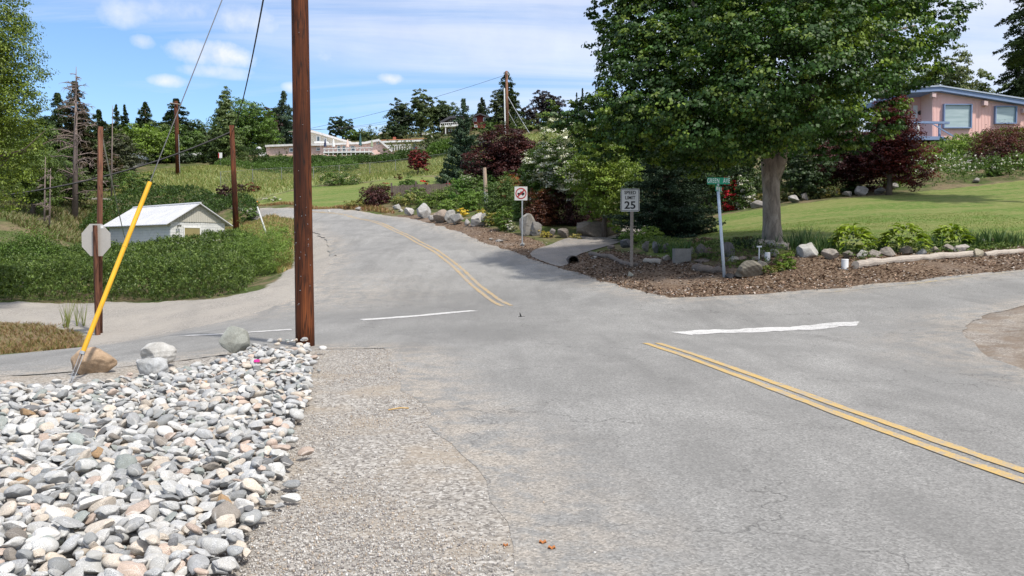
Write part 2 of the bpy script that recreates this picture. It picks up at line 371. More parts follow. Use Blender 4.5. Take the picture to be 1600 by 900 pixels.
# asphalt ------------------------------------------------------
def asphalt(name, basec, dusty):
    n = N(name); v = n.co()
    w = n.attr('dark_and_dust')          # R: darkening in soft round blobs, G: dust from the verge
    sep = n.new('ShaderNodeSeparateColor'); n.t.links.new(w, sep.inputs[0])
    big = n.noise(v, .35, 5, .6, .5); mid = n.noise(n.co((1, .35, 1)), 1.6, 4, .6); fine = n.noise(v, 55, 3, .85); chip = n.voro(v, 75, 'F1', 'Color')
    cs = n.new('ShaderNodeSeparateColor'); n.t.links.new(chip, cs.inputs[0])
    g1 = n.math('MULTIPLY_ADD', cs.outputs[0], .55, n.math('MULTIPLY', fine, .45))
    c = n.ramp(g1, [(.12, sc(basec, .42)), (.42, sc(basec, .92)), (.66, sc(basec, 1.2)), (.92, sc(basec, 1.9))])
    c = n.mix(n.math('MULTIPLY', n.ramp(mid, [(.35, 1.0), (.65, 0.0)]), .42), c, sc(basec, .55))
    c = n.mix(n.math('MULTIPLY', n.ramp(big, [(.38, 1.0), (.56, 0.0)]), .38), c, sc(basec, .6))
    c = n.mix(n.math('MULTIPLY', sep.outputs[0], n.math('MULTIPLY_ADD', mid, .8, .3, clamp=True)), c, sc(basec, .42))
    dm = n.math('MULTIPLY', sep.outputs[1], n.ramp(n.noise(v, 2.6, 6, .75), [(.42, .0), (.56, 1.0)]))
    c = n.mix(n.math('MULTIPLY', dm, .95), c, n.ramp(g1, [(.1, sc(dusty, .35)), (.4, sc(dusty, .8)), (.65, sc(dusty, 1.05)), (.95, sc(dusty, 1.7))]))
    # square-edged older patches, and wandering dark tar film
    pv = n.new('ShaderNodeSeparateColor'); n.t.links.new(n.voro(n.co((.22, .11, 1)), 1.0, 'F1', 'Color'), pv.inputs[0])
    c = n.mix(n.ramp(pv.outputs[0], [(.62, 0.0), (.64, .16)]), c, sc(basec, .7)); c = n.mix(n.ramp(pv.outputs[1], [(.7, 0.0), (.72, .14)]), c, sc(basec, 1.35))
    lane = n.noise(n.co((1.1, .10, 1)), 1.25, 3, .6); c = n.mix(n.math('MULTIPLY', n.ramp(lane, [(.52, 0.0), (.66, 1.0)]), .28), c, sc(basec, .5))
    oil = n.noise(v, 5.5, 3, .7); c = n.mix(n.ramp(oil, [(.70, 0.0), (.76, .35)]), c, sc(basec, .35))
    # cracks: thin wandering seams, present only in places
    dv = n.new('ShaderNodeVectorMath'); dv.operation = 'ADD'
    nz = n.new('ShaderNodeTexNoise'); nz.inputs['Scale'].default_value = 3.2; nz.inputs['Detail'].default_value = 6; n.t.links.new(v, nz.inputs['Vector'])
    sc_ = n.new('ShaderNodeVectorMath'); sc_.operation = 'SCALE'; sc_.inputs['Scale'].default_value = .9; n.t.links.new(nz.outputs['Color'], sc_.inputs[0])
    n.t.links.new(v, dv.inputs[0]); n.t.links.new(sc_.outputs[0], dv.inputs[1])
    vr = n.voro(dv.outputs[0], .36, 'DISTANCE_TO_EDGE'); vr2 = n.voro(dv.outputs[0], 1.25, 'DISTANCE_TO_EDGE')
    k1 = n.math('MULTIPLY', n.ramp(vr, [(.0, 1.0), (.0054, 0.0)]), n.ramp(n.noise(v, .22, 3), [(.43, 0.0), (.53, .7)]))
    k2 = n.math('MULTIPLY', n.ramp(vr2, [(.0, 1.0), (.009, 0.0)]), n.ramp(n.noise(n.co((1.1, 1.3, 1)), .33, 3), [(.55, 0.0), (.64, .6)]))
    k = n.math('MAXIMUM', k1, k2); k = n.math('MULTIPLY', k, n.ramp(fine, [(.35, 1.0), (.6, .5)]))
    c = n.mix(k, c, (.04, .038, .036))
    n.bump(n.math('SUBTRACT', n.math('MULTIPLY', g1, .6), k), .006, .8)
    return n.fin(c, .88, 0, .25)
M['asphalt'] = asphalt('asphalt', (.264, .258, .244), (.37, .33, .28))
M['drive'] = asphalt('drive_asphalt', (.25, .235, .22), (.36, .30, .24))
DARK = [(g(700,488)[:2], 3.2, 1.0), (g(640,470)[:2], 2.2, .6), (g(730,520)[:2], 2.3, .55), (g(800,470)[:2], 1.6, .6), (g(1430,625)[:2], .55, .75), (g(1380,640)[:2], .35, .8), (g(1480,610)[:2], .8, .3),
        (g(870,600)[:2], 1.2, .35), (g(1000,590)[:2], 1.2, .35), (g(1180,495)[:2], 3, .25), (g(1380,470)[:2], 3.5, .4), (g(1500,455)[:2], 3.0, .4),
        (g(470,350)[:2], 1.3, .9), (g(1590,660)[:2], 1.2, .3)]  # centre, radius and strength of the darker blobs in the road colour
def dark_and_dust(o, V):
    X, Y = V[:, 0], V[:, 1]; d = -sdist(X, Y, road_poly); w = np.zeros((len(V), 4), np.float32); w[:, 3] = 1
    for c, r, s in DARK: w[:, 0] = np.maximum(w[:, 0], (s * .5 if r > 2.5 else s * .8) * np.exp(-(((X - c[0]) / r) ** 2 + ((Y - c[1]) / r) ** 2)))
    w[:, 1] = np.clip(1 - d / 1.1, 0, 1) ** .8 * 1.0
    for c, r, s in [(g(420,470)[:2], 4.0, .9), (g(300,500)[:2], 2.5, .5), (g(1480,530)[:2], 1.2, .9), (g(1510,560)[:2], 1.0, .9), (g(1500,500)[:2], 1.0, .9), (g(640,565)[:2], .7, .9), (g(1130,465)[:2], 1.5, .4)]:
        w[:, 1] = np.maximum(w[:, 1], s * np.exp(-(((X - c[0]) / r) ** 2 + ((Y - c[1]) / r) ** 2)))
    a = o.data.color_attributes.new("dark_and_dust", 'FLOAT_COLOR', 'POINT'); a.data.foreach_set("color", w.ravel())
road = sheet('road', road_poly, M['asphalt'], .03, .4, extra=dark_and_dust)
drive_poly = smooth(np.vstack([pol([(828,398),(870,379),(922,368),(965,358),(985,349)]), [base(1040, 60)[:2], base(1075, 58)[:2]], pol([(1010,364),(980,376),(940,388),(905,399),(876,418)])]), 4, True)
def dw(o, V):
    w = np.zeros((len(V), 4), np.float32); w[:, 3] = 1; w[:, 1] = .35
    a = o.data.color_attributes.new("dark_and_dust", 'FLOAT_COLOR', 'POINT'); a.data.foreach_set("color", w.ravel())
driveway = sheet('driveway', resamp(drive_poly, .4), M['drive'], .042, .5, extra=dw)
# painted markings ----------------------------------------------
def paint(name, c, worn):
    n = N(name); v = n.co(); f = n.noise(v, 9, 5, .75); f2 = n.noise(v, 70, 3, .8); f3 = n.noise(v, 1.1, 3)
    wv = n.math('ADD', n.math('MULTIPLY_ADD', f, .45, n.math('MULTIPLY', f2, .42)), n.math('MULTIPLY', f3, .15))
    m = n.ramp(wv, [(.36 + worn, 0.0), (.46 + worn, 1.0)])
    col = n.mix(m, (.27, .26, .25), n.ramp(f2, [(.3, sc(c, .8)), (.7, sc(c, 1.12))])); return n.fin(col, .8, 0, .3)
M['yel'] = paint('yellow_marking', (.50, .34, .12), .075); M['yel_old'] = paint('worn_yellow_marking', (.46, .29, .07), .11); M['wht'] = paint('white_marking', (.58, .57, .55), .065)
M['yel_faint'] = paint('faint_yellow_marking', (.40, .32, .17), .13)
def strip(name, P, w0, w1, mat, wob=.012, lift=.037, o=0):
    P = resamp(smooth(P, 6), .2, False); n = len(P)
    T = np.gradient(P, axis=0); T /= np.linalg.norm(T, axis=1)[:, None]; Nn = np.c_[-T[:, 1], T[:, 0]]
    V = []; K = 3
    for k in range(K + 1):
        w = w0 + (w1 - w0) * k / K; e = wob * (vn(np.arange(n) * .2, k * 9.1 + o, 4.0) - .5) * 2 if k in (0, K) else 0
        Q = P + Nn * (w + e)[:, None] if k in (0, K) else P + Nn * w
        V.append(np.c_[Q, H(Q[:, 0], Q[:, 1]) + lift])
    V = np.vstack(V); Fc = np.array([(k*n+i, k*n+i+1, (k+1)*n+i+1, (k+1)*n+i) for k in range(K) for i in range(n-1)])
    return tag(np_obj(name, V, Fc, mat, smooth=True), kind='structure')
near_c = np.vstack([pol([(1018,539),(1100,567),(1200,604),(1300,642),(1400,679),(1500,716),(1600,751)]), [[4.1, 3], [4.3, 0], [4.6, -10]]])
for k, (a, b) in enumerate([(-.165, -.05), (.05, .165)]): strip('centre_line', near_c, a, b, M['yel'], o=k)
far_c = pol([(792,480),(765,464),(740,444),(715,420),(690,400),(667,386),(640,371),(610,357),(580,346),(545,338),(510,333),(470,331)])
for k, (a, b) in enumerate([(-.18, -.06), (.06, .18)]): strip('centre_line', far_c, a, b, M['yel_old'], o=k + 3)
strip('centre_line', pol([(1290,459),(1400,448),(1500,436),(1600,425),(1700,416)]), -.05, .05, M['yel_faint'], o=6)
strip('stop_line', pol([(565,502),(610,499),(660,495),(700,491),(745,487)]), -.17, .17, M['wht'], .04)
strip('stop_line', pol([(290,527),(340,525),(400,521),(462,517)]), -.13, .13, M['wht'], .03)
strip('stop_line', pol([(1063,524),(1110,521),(1160,520),(1210,517),(1260,515),(1300,510),(1345,509)]), -.30, .30, M['wht'], .09)
# ---------------------------------------------------------------- ground sheet
bed_px = [(0,622),(110,622),(200,610),(270,598),(330,585),(380,562),(430,547),(478,542),(488,570),(486,610),(478,650),(462,680),(440,720),(452,745),(425,775),(405,820),(395,860),(385,905)]
bed_poly = np.vstack([pol(bed_px), [[-1.35, 3.3], [-9, 3.3], [-9, 9.6]]])
lot_poly = np.vstack([[[-60, 33]], pol([(0,474),(200,472),(330,468),(405,456),(440,432),(458,405),(470,370),(462,348)]), pol([(505,365),(530,400),(515,440),(480,470),(420,495),(300,520),(230,530)]), pol([(140,545),(130,520),(60,508),(0,506)]), [[-60, 24]]])
dry_poly = np.vstack([[[-60, 23]], pol([(0,506),(60,507),(110,510),(140,530),(130,545),(0,556)]), [[-60, 20]]])
mulch_poly = np.vstack([pol([(620,336),(660,335),(700,344),(740,350),(790,363),(825,370),(850,380),(870,396)]), pol([(900,396),(960,392),(990,398),(1060,408),(1110,418),(1150,405),(1230,400),(1330,402),(1460,398),(1600,385),(1750,375)]), [[35, 34]], pol([(1700,415),(1600,426),(1400,447),(1200,463),(1050,470),(950,445),(870,420),(770,388),(700,362),(620,341)])])
lawn_poly = np.vstack([pol([(985,385),(1040,375),(1085,372),(1130,335),(1200,325),(1300,312),(1440,299),(1600,281),(1700,270)]), [[60, 48], [60, 34]], pol([(1700,375),(1600,387),(1450,392),(1330,396),(1230,392),(1150,390),(1080,402),(1020,404)])])
flawn_poly = np.vstack([pol([(395,318),(430,304),(490,292),(560,287),(640,276),(700,276),(790,281)]), [base(900, 84)[:2]], [base(860, 70)[:2]], pol([(760,304),(700,300),(640,302),(600,316),(560,322),(480,322),(400,320)])])
rgrav_poly = np.array([[6.2,10.4],[6.6,13.5],[9.5,18.3],[34,25.4],[74,36],[60,-20],[8.8,-30],[7.8,-10],[7.2,2],[6.9,8]])
ratio = 1.0145; rad = [0.7]
while rad[-1] < 3500: rad.append(rad[-1] * ratio)
rad = np.array(rad)
ang = np.concatenate([np.arange(-36, 36.01, .2), np.arange(40, 324, 4.)]); ang = np.radians(ang)
RR, AA = np.meshgrid(rad, ang, indexing='ij')
X = RR * np.sin(AA); Y = RR * np.cos(AA)
Xc = np.clip(X, GX0 + 3, GX1 - 3); Yc = np.clip(Y, GY0 + 3, GY1 - 3)
Z = H(Xc, Yc)
over = np.hypot(X - Xc, Y - Yc); Z = Z * np.exp(-over / 900) + 0
rd = sdist(X, Y, road_poly)
off = np.clip(rd / .5, 0, 1)
bedd = sdist(X, Y, bed_poly)
def micro_at(X, Y, rd): return ((vn(X, Y, .9, 5) - .5) * .10 + (vn(X, Y, 3.1, 6) - .5) * .05 + (vn(X, Y, 9.1, 7) - .5) * .02) * np.clip(rd / .5, 0, 1) * np.clip(np.hypot(X, Y) / 14, .2, 1)
micro = micro_at(X, Y, rd); micro = np.where(bedd < 0, 0, micro); micro *= np.clip(sdist(X, Y, drive_poly) / .5, 0, 1)
lawnd = np.minimum(sdist(X, Y, lawn_poly), sdist(X, Y, flawn_poly)); micro *= np.clip(.25 + lawnd, .25, 1)
rim = np.clip((rd + .12) / .1, 0, 1) * np.clip((45 - RR) / 15, 0, 1)
Z = Z + micro + .027 * rim - .01 * (1 - rim)
def wgt(poly, soft=.35):
    return np.clip(.5 - sdist(X, Y, poly) / (2 * soft), 0, 1)
near_gravel = np.vstack([[[-70, -60]], [[1.6, -60]], [[1.3, -40]], left_edge_near, left_arm_near, [[-14.5, 10.2], [-70, 13]]])
wRG = wgt(rgrav_poly, .4)
wG = np.maximum(np.clip(.5 - (sdist(X, Y, near_gravel) - .7) / .6, 0, 1), wgt(rgrav_poly, .4)); wL = np.maximum(wgt(lawn_poly, .3), wgt(flawn_poly, .5)); wM = wgt(mulch_poly, .3); wLot = wgt(lot_poly, .5)
wDry = wgt(dry_poly, .4)
mead = [(-40,300),(150,305),(200,282),(340,252),(480,262),(700,264),(860,262)]
mead_poly = np.vstack([[base(120, 84)[:2], base(190, 98)[:2], base(340, 106)[:2], base(480, 112)[:2], base(700, 116)[:2], base(870, 118)[:2], base(870, 90)[:2], base(640, 92)[:2], base(480, 88)[:2], base(395, 80)[:2], base(330, 84)[:2], base(180, 82)[:2]]])
mead2 = np.vstack([pol([(372,333),(430,338),(465,347),(470,370),(458,405),(440,428),(430,400),(380,380),(345,365)])])
wMe = np.maximum(wgt(mead_poly, 2.), wgt(mead2, .6)); hill2 = (Y > 118) & (Y < 500)
bank_poly = np.vstack([pol([(380,322),(400,321),(480,323),(560,323),(600,326),(620,335),(540,327),(480,325)])])
wBr = wgt(bank_poly, .8)
nv = RR.size
z1 = np.stack([wG, wM, wL, np.ones_like(X)], -1).reshape(nv, 4); z2 = np.stack([wMe, np.maximum(wDry, wBr * .8), wLot, wRG * .9], -1).reshape(nv, 4)
nr, na = RR.shape
i = np.arange(nr - 1)[:, None]; j = np.arange(na)[None]; j2 = (j + 1) % na
Fc = np.stack([i*na+j, (i+1)*na+j, (i+1)*na+j2, i*na+j2], -1).reshape(-1, 4)[:, ::-1]
V = np.stack([X, Y, Z], -1).reshape(-1, 3)
V = np.vstack([V, [[0, 0, 0]]]); z1 = np.vstack([z1, [[1, 0, 0, 1]]]); z2 = np.vstack([z2, [[0, 0, 0, 1]]])
n = N('ground_cover'); v = n.co()
a1 = n.new('ShaderNodeSeparateColor'); n.t.links.new(n.attr('z1'), a1.inputs[0]); a2 = n.new('ShaderNodeSeparateColor'); n.t.links.new(n.attr('z2'), a2.inputs[0])
nz = n.noise(v, 3.5, 6, .75); nzb = n.noise(v, .5, 4, .6); fi = n.noise(v, 45, 3, .85); chip = n.new('ShaderNodeSeparateColor'); n.t.links.new(n.voro(v, 48, 'F1', 'Color'), chip.inputs[0])
chipL = n.new('ShaderNodeSeparateColor'); n.t.links.new(n.voro(v, 22, 'F1', 'Color'), chipL.inputs[0])
def edge(w): return n.ramp(n.math('ADD', w, n.math('MULTIPLY_ADD', nz, .7, -.35)), [(.42, 0.0), (.58, 1.0)])
# wild ground: weeds, litter, bare earth
wild = n.mix(n.ramp(nzb, [(.42, 0.0), (.6, 1.0)]), n.ramp(nz, [(.3, (.035, .05, .015)), (.7, (.10, .13, .04))]), n.ramp(nz, [(.3, (.11, .085, .055)), (.7, (.22, .18, .10))]))
c = wild
mead_c = n.mix(n.ramp(nz, [(.4, 0.0), (.62, 1.0)]), n.ramp(nzb, [(.38, (.11, .18, .045)), (.62, (.18, .23, .08))]), (.28, .28, .13)); c = n.mix(edge(a2.outputs[0]), c, mead_c)
dry_c = n.mix(n.ramp(nz, [(.4, 0.0), (.62, 1.0)]), (.19, .14, .085), n.ramp(nzb, [(.4, (.13, .13, .04)), (.6, (.21, .16, .10))])); c = n.mix(edge(a2.outputs[1]), c, dry_c)
g1 = n.math('MULTIPLY_ADD', chip.outputs[0], .6, n.math('MULTIPLY', fi, .4))
lot_c = n.mix(n.ramp(nzb, [(.4, 0.0), (.62, .7)]), n.ramp(g1, [(.2, (.20, .185, .165)), (.8, (.40, .37, .33))]), (.36, .33, .29)); c = n.mix(edge(a2.outputs[2]), c, lot_c)
st = n.noise(n.co((.25, 1.6, 1)), .55, 3); lawn_c = n.mix(n.ramp(st, [(.42, 0.0), (.6, 1.0)]), n.ramp(fi, [(.3, (.065, .115, .022)), (.7, (.12, .19, .04))]), n.ramp(fi, [(.3, (.12, .145, .04)), (.7, (.20, .22, .075))]))
lawn_c = n.mix(n.ramp(nz, [(.46, 0.0), (.66, .65)]), lawn_c, (.25, .23, .10)); c = n.mix(edge(a1.outputs[2]), c, lawn_c)
mul_c = n.mix(n.ramp(chipL.outputs[0], [(.35, 0.0), (.6, 1.0)]), n.ramp(fi, [(.3, (.055, .035, .024)), (.7, (.12, .075, .05))]), n.ramp(chipL.outputs[1], [(.2, (.15, .105, .07)), (.9, (.26, .195, .14))]))
mul_c = n.mix(n.ramp(nzb, [(.5, 0.0), (.66, .6)]), mul_c, (.20, .16, .13)); c = n.mix(edge(a1.outputs[1]), c, mul_c)
gr_c = n.ramp(g1, [(.1, (.10, .09, .08)), (.4, (.26, .24, .215)), (.65, (.36, .335, .30)), (.95, (.62, .60, .56))])
gr_c = n.mix(n.ramp(n.noise(v, 1.1, 5, .65), [(.47, 0.0), (.62, .55)]), gr_c, (.34, .285, .22)); rgd = n.math('MULTIPLY', n.attr('z2', 'Alpha'), n.ramp(n.noise(v, 1.3, 5, .7), [(.4, .25), (.6, 1.0)])); gr_c = n.mix(rgd, gr_c, n.mix(nz, (.10, .075, .055), (.27, .21, .16))); c = n.mix(edge(a1.outputs[0]), c, gr_c)
n.bump(n.math('MULTIPLY_ADD', fi, .5, n.math('ADD', n.math('MULTIPLY', chip.outputs[1], .5), nz)), .02, .7)
M['ground'] = n.fin(c, .95, 0, .1)
ctr = len(V) - 1; capf = [[ctr, (k + 1) % na, k] for k in range(na)]
ground = np_obj('ground', V, Fc, M['ground'], smooth=True)
for nm, z in (("z1", z1), ("z2", z2)):
    a = ground.data.color_attributes.new(nm, 'FLOAT_COLOR', 'POINT'); a.data.foreach_set("color", z.astype(np.float32).ravel())
tag(ground, kind='structure')
gap = np_obj('ground_near', np.array([[.75*math.sin(t), .75*math.cos(t), -.012] for t in np.linspace(0, 6.2832, 25)[:-1]]), [list(range(24))[::-1]], M['asphalt']); tag(gap, kind='structure')
# ---------------------------------------------------------------- sky and sun
SUN_AZ, SUN_EL = R_(138), R_(58)      # azimuth from +Y towards +X
wd = bpy.data.worlds.new("World"); scene.world = wd; wd.use_nodes = True; nt = wd.node_tree; nt.nodes.clear()
class WN(N):
    def __init__(s): s.t = nt; s.n = nt.nodes
w = WN(); sky = nt.nodes.new('ShaderNodeTexSky'); sky.sky_type = 'NISHITA'; sky.sun_disc = False; sky.sun_elevation = SUN_EL; sky.sun_rotation = SUN_AZ
sky.altitude = 300; sky.air_density = 1.15; sky.dust_density = .6; sky.ozone_density = 2.2
tc = nt.nodes.new('ShaderNodeTexCoord'); gen = tc.outputs['Generated']
sx = nt.nodes.new('ShaderNodeSeparateXYZ'); nt.links.new(gen, sx.inputs[0])
zz = w.math('MAXIMUM', w.math('ADD', sx.outputs[2], .12), .02)
cx = nt.nodes.new('ShaderNodeCombineXYZ'); nt.links.new(w.math('DIVIDE', sx.outputs[0], zz), cx.inputs[0]); nt.links.new(w.math('DIVIDE', sx.outputs[1], zz), cx.inputs[1])
mp = nt.nodes.new('ShaderNodeMapping'); mp.inputs['Rotation'].default_value = (0, 0, R_(12)); mp.inputs['Scale'].default_value = (.35, 1.5, 1); nt.links.new(cx.outputs[0], mp.inputs[0])
ci = w.noise(mp.outputs[0], 1.0, 7, .62, 1.2)
# cirrus veil: thicker high up and towards the right
veil = w.math('MULTIPLY_ADD', sx.outputs[0], .42, w.math('MULTIPLY_ADD', sx.outputs[2], 1.1, -.10))
ciam = w.math('ADD', ci, veil); cir = w.ramp(ciam, [(.46, 0.0), (.74, .58), (1.0, .85)])
# cumulus puffs
nzv = nt.nodes.new('ShaderNodeTexNoise'); nzv.inputs['Scale'].default_value = 13; nzv.inputs['Detail'].default_value = 6; nzv.inputs['Roughness'].default_value = .6; nt.links.new(gen, nzv.inputs['Vector'])
pf = w.math('MULTIPLY_ADD', nzv.outputs['Fac'], 3.4, -1.75)
puff = None
for (u, v_, ru, rv, s) in [(322,82,66,24,1.0),(330,110,50,12,.7),(225,66,17,12,.75),(263,126,28,10,.75),(522,87,34,18,.65),(610,122,25,10,.85),(455,137,14,8,.5),(200,22,44,20,.6),(370,28,70,28,.65),(270,14,110,24,.6),(355,118,30,8,.5)]:
    d = ray(u, v_); d = d / np.linalg.norm(d)
    ax = w.math('DIVIDE', w.math('SUBTRACT', sx.outputs[0], float(d[0])), ru / F); az = w.math('DIVIDE', w.math('SUBTRACT', sx.outputs[2], float(d[2])), rv / F)
    fr = w.math('GREATER_THAN', sx.outputs[1], 0.0)
    r2 = w.math('ADD', w.math('MULTIPLY', ax, ax), w.math('MULTIPLY', az, az))
    p = w.math('MULTIPLY', w.math('MULTIPLY', w.math('SUBTRACT', w.math('ADD', 1.0, pf), r2), s * .9), fr, clamp=True)
    puff = p if puff is None else w.math('MAXIMUM', puff, p)
cm = w.math('MAXIMUM', cir, puff, clamp=True)
cloudc = w.mix(w.ramp(nzv.outputs['Fac'], [(.3, 0.0), (.7, 1.0)]), (5.6, 5.8, 6.7), (6.6, 6.75, 7.3))
skyc = w.mix(1, sky.outputs[0], SKYTINT, 'MULTIPLY')
bg = nt.nodes.new('ShaderNodeBackground'); nt.links.new(w.mix(cm, skyc, cloudc), bg.inputs[0]); bg.inputs[1].default_value = SKYSTR
wo = nt.nodes.new('ShaderNodeOutputWorld'); nt.links.new(bg.outputs[0], wo.inputs[0])
sl = bpy.data.lights.new('sun', 'SUN'); sl.energy = SUNSTR; sl.angle = R_(SUNANG); sl.color = (1, .95, .87)
so = bpy.data.objects.new('sun', sl); COL.objects.link(so); so.location = (30, 0, 40)
sd = Vector((math.sin(SUN_AZ) * math.cos(SUN_EL), math.cos(SUN_AZ) * math.cos(SUN_EL), math.sin(SUN_EL)))
so.rotation_euler = sd.to_track_quat('Z', 'Y').to_euler()
scene.view_settings.view_transform = 'Standard'; scene.view_settings.look = 'None'; scene.view_settings.exposure = EXPO; scene.view_settings.gamma = 1
# ---------------------------------------------------------------- foliage builders
def unit(v): return v / np.maximum(np.linalg.norm(v, axis=-1, keepdims=True), 1e-9)
def rdir(rs, n): return unit(rs.normal(size=(n, 3)))
def cards(P, Nrm, size, rs, aspect=.6, D=None, fold=.18):
    "leaf shaped quads at P with normals Nrm; D = preferred long direction"
    n = len(P); Nrm = unit(Nrm)
    D = rdir(rs, n) if D is None else D
    T = unit(D - (D * Nrm).sum(1)[:, None] * Nrm); S = np.cross(Nrm, T)
    size = np.broadcast_to(np.asarray(size, float), (n,))[:, None]
    a = P - T * size * .5; b = P + S * size * .5 * aspect + Nrm * size * fold; c = P + T * size * .5; d = P - S * size * .5 * aspect + Nrm * size * fold
    V = np.stack([a, b, c, d], 1).reshape(-1, 3); return V, np.arange(4 * n).reshape(n, 4)
def pick(rs, cols, n, var=.18):
    cols = np.array(cols); c = cols[rs.randint(len(cols), size=n)]
    return np.clip(c * (1 + rs.normal(size=(n, 1)) * var), .003, 1)
class Leaves:
    def __init__(s): s.V = []; s.F = []; s.C = []; s.n = 0
    def add(s, V, F, C):
        s.V.append(V); s.F.append(F + s.n); s.C.append(C); s.n += len(V)
    def build(s, name, mat, parent=None, b=None):
        return np_obj(name, np.vstack(s.V), np.vstack(s.F), mat, parent, b, tint=np.vstack(s.C))
def clumpfill(L, rs, lobes, n, size, cols, aspect=.6, cl=.30, shell=.55, per=26, up=.5, accent=None, acc=.0, droop=0, lowcut=None):
    "lobes: list of (centre, radii). leaves gathered in small clumps on the lobes"
    lobes = [(np.array(c, float), np.array(r, float)) for c, r in lobes]
    wt = np.array([(r[0] * r[2] + r[1] * r[2] + r[0] * r[1]) for c, r in lobes]); wt = wt / wt.sum()
    for (c, r), w_ in zip(lobes, wt):
        nc = max(3, int(n * w_ / per))
        d = rdir(rs, nc); rr = rs.uniform(shell, 1.0, nc) ** .7
        bumpy = 1 + .16 * np.sin(d[:, 0] * 5 + c[0]) * np.cos(d[:, 2] * 6 + c[1]) + rs.normal(size=nc) * .05
        Cc = c + d * r * (rr * bumpy)[:, None]
        if lowcut is not None: Cc[:, 2] = np.maximum(Cc[:, 2], lowcut + rs.uniform(0, .3, nc))
        cs = cl * r.mean() * rs.uniform(.55, 1.25, nc)
        tint = pick(rs, cols, nc, .16)
        if accent is not None:
            k = rs.rand(nc) < acc; tint[k] = pick(rs, accent, k.sum(), .1)
        P = np.repeat(Cc, per, 0); o = rdir(rs, nc * per) * (rs.rand(nc * per, 1) ** .45); o[:, 2] = np.abs(o[:, 2]) * .75 - .28
        S = np.repeat(cs, per)[:, None]; P = P + o * S
        if droop: P[:, 2] -= droop * S[:, 0] * rs.rand(len(P))
        Nn = unit(o * .9 + np.array([0, 0, up]) + rdir(rs, len(P)) * .5 + np.repeat(d, per, 0) * .45)
        tt = np.repeat(tint, per, 0) * (1 + rs.normal(size=(len(P), 1)) * .13)
        V, Fq = cards(P, Nn, size * rs.uniform(.65, 1.3, len(P)), rs, aspect)
        L.add(V, Fq, np.repeat(np.clip(tt, .002, 1), 4, 0))
    return L
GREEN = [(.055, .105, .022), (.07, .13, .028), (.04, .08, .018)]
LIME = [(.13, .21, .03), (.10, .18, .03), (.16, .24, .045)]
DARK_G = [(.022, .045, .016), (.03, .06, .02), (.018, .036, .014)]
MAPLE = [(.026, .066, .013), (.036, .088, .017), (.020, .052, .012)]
SPRUCE = [(.06, .10, .085), (.045, .08, .07), (.08, .125, .11)]
CONIF = [(.036, .060, .026), (.027, .048, .022), (.048, .076, .032)]
REDM = [(.10, .014, .012), (.065, .012, .012), (.14, .022, .014)]
BURG = [(.040, .010, .012), (.028, .008, .010), (.055, .014, .014)]
JUNI = [(.075, .125, .035), (.10, .155, .045), (.05, .09, .026)]
PALE = [(.10, .135, .06), (.08, .115, .05), (.12, .15, .075)]
def zt(v, Y): return at(800, v, Y)[2]
def limbs(b, rs, root, top, r0, n=6, spread=.6, up=.5, wob=.08):
    root = np.array(root, float); top = np.array(top, float); L = np.linalg.norm(top - root)
    def bend(a, c, k=4, w=wob):
        P = [a + (c - a) * t for t in np.linspace(0, 1, k)]
        for i in range(1, k - 1): P[i] = P[i] + rs.normal(size=3) * w * np.linalg.norm(c - a) * .5
        return P
    P = bend(root, top, 6); b.tube(P, [r0 * 1.25] + [r0 * (1 - .8 * t) for t in np.linspace(.1, 1, 5)], 9)
    for k in range(n):
        t = rs.uniform(.35, .85); q = root + (top - root) * t; a = rs.uniform(0, 6.28) ; l = L * spread * (1.1 - t) * rs.uniform(.7, 1.1)
        e = q + np.array([math.cos(a) * l, math.sin(a) * l, l * up]); b.tube(bend(q, e), [r0 * .5 * (1.1 - t), r0 * .35 * (1.1 - t), r0 * .2 * (1.1 - t), r0 * .07], 6)
    return b
def broad(name, label, cat, u, Y, vtop, vbot, w, cols, lp=2.6, dens=1.0, seed=0, group=None, nl=8, base_b=None, trunk=True, mat='leaf', shape='round', accent=None, acc=0, aspect=.6, cl=.3, bark='bark', dy=0.0, up=.5):
    "broadleaf tree or large shrub. w, vtop, vbot: as seen; lp: leaf length in photo pixels"
    rs = np.random.RandomState(seed + 11); s = Y / F; bp = base(u, Y) if base_b is None else base_b
    top = zt(vtop, Y); bot = max(zt(vbot, Y), bp[2] - .1); R = w * s / 2; cz = (top + bot) / 2; Hh = (top - bot) / 2
    cx_ = (u - 800) / F * Y
    c0 = np.array([cx_, Y + dy, cz]); lobes = []
    for k in range(nl):
        a = 2.399 * k + rs.uniform(-.4, .4); t = (k + .5) / nl; zq = (t * 2 - 1) * .62
        prof = math.sqrt(max(.05, 1 - zq * zq)) if shape == 'round' else (1.0 - .75 * t if shape == 'cone' else .8)
        lr = rs.uniform(.5, .66); rad = max(.0, prof - lr * .75) * .95
        lobes.append((c0 + np.array([math.cos(a) * rad * R, math.sin(a) * rad * R * .9, zq * Hh]), np.array([R * lr, R * lr, Hh * rs.uniform(.42, .55)]) * np.array([prof ** .5, prof ** .5, 1])))
    lobes.append((c0, np.array([R * .6, R * .6, Hh * .7])))
    size = lp * s * 1.2; area = w * (vbot - vtop) / 1.6; n = int(dens * area * 8.5 / (lp * lp * .55) * 1.0)
    n = min(max(n, 300), 170000)
    L = clumpfill(Leaves(), rs, lobes, n, size, cols, aspect=aspect, cl=cl, accent=accent, acc=acc, lowcut=bp[2] + .02, up=up)
    th = thing(name, label, cat, bp, group)
    L.build('crown', M[mat], th)
    if trunk:
        b = B(); limbs(b, rs, bp - [0, 0, .2], (cx_, Y + dy, cz + Hh * .5), max(.05, R * .07), 7, .5)
        b.build('trunk', M[bark], th, smooth=True)
    return th
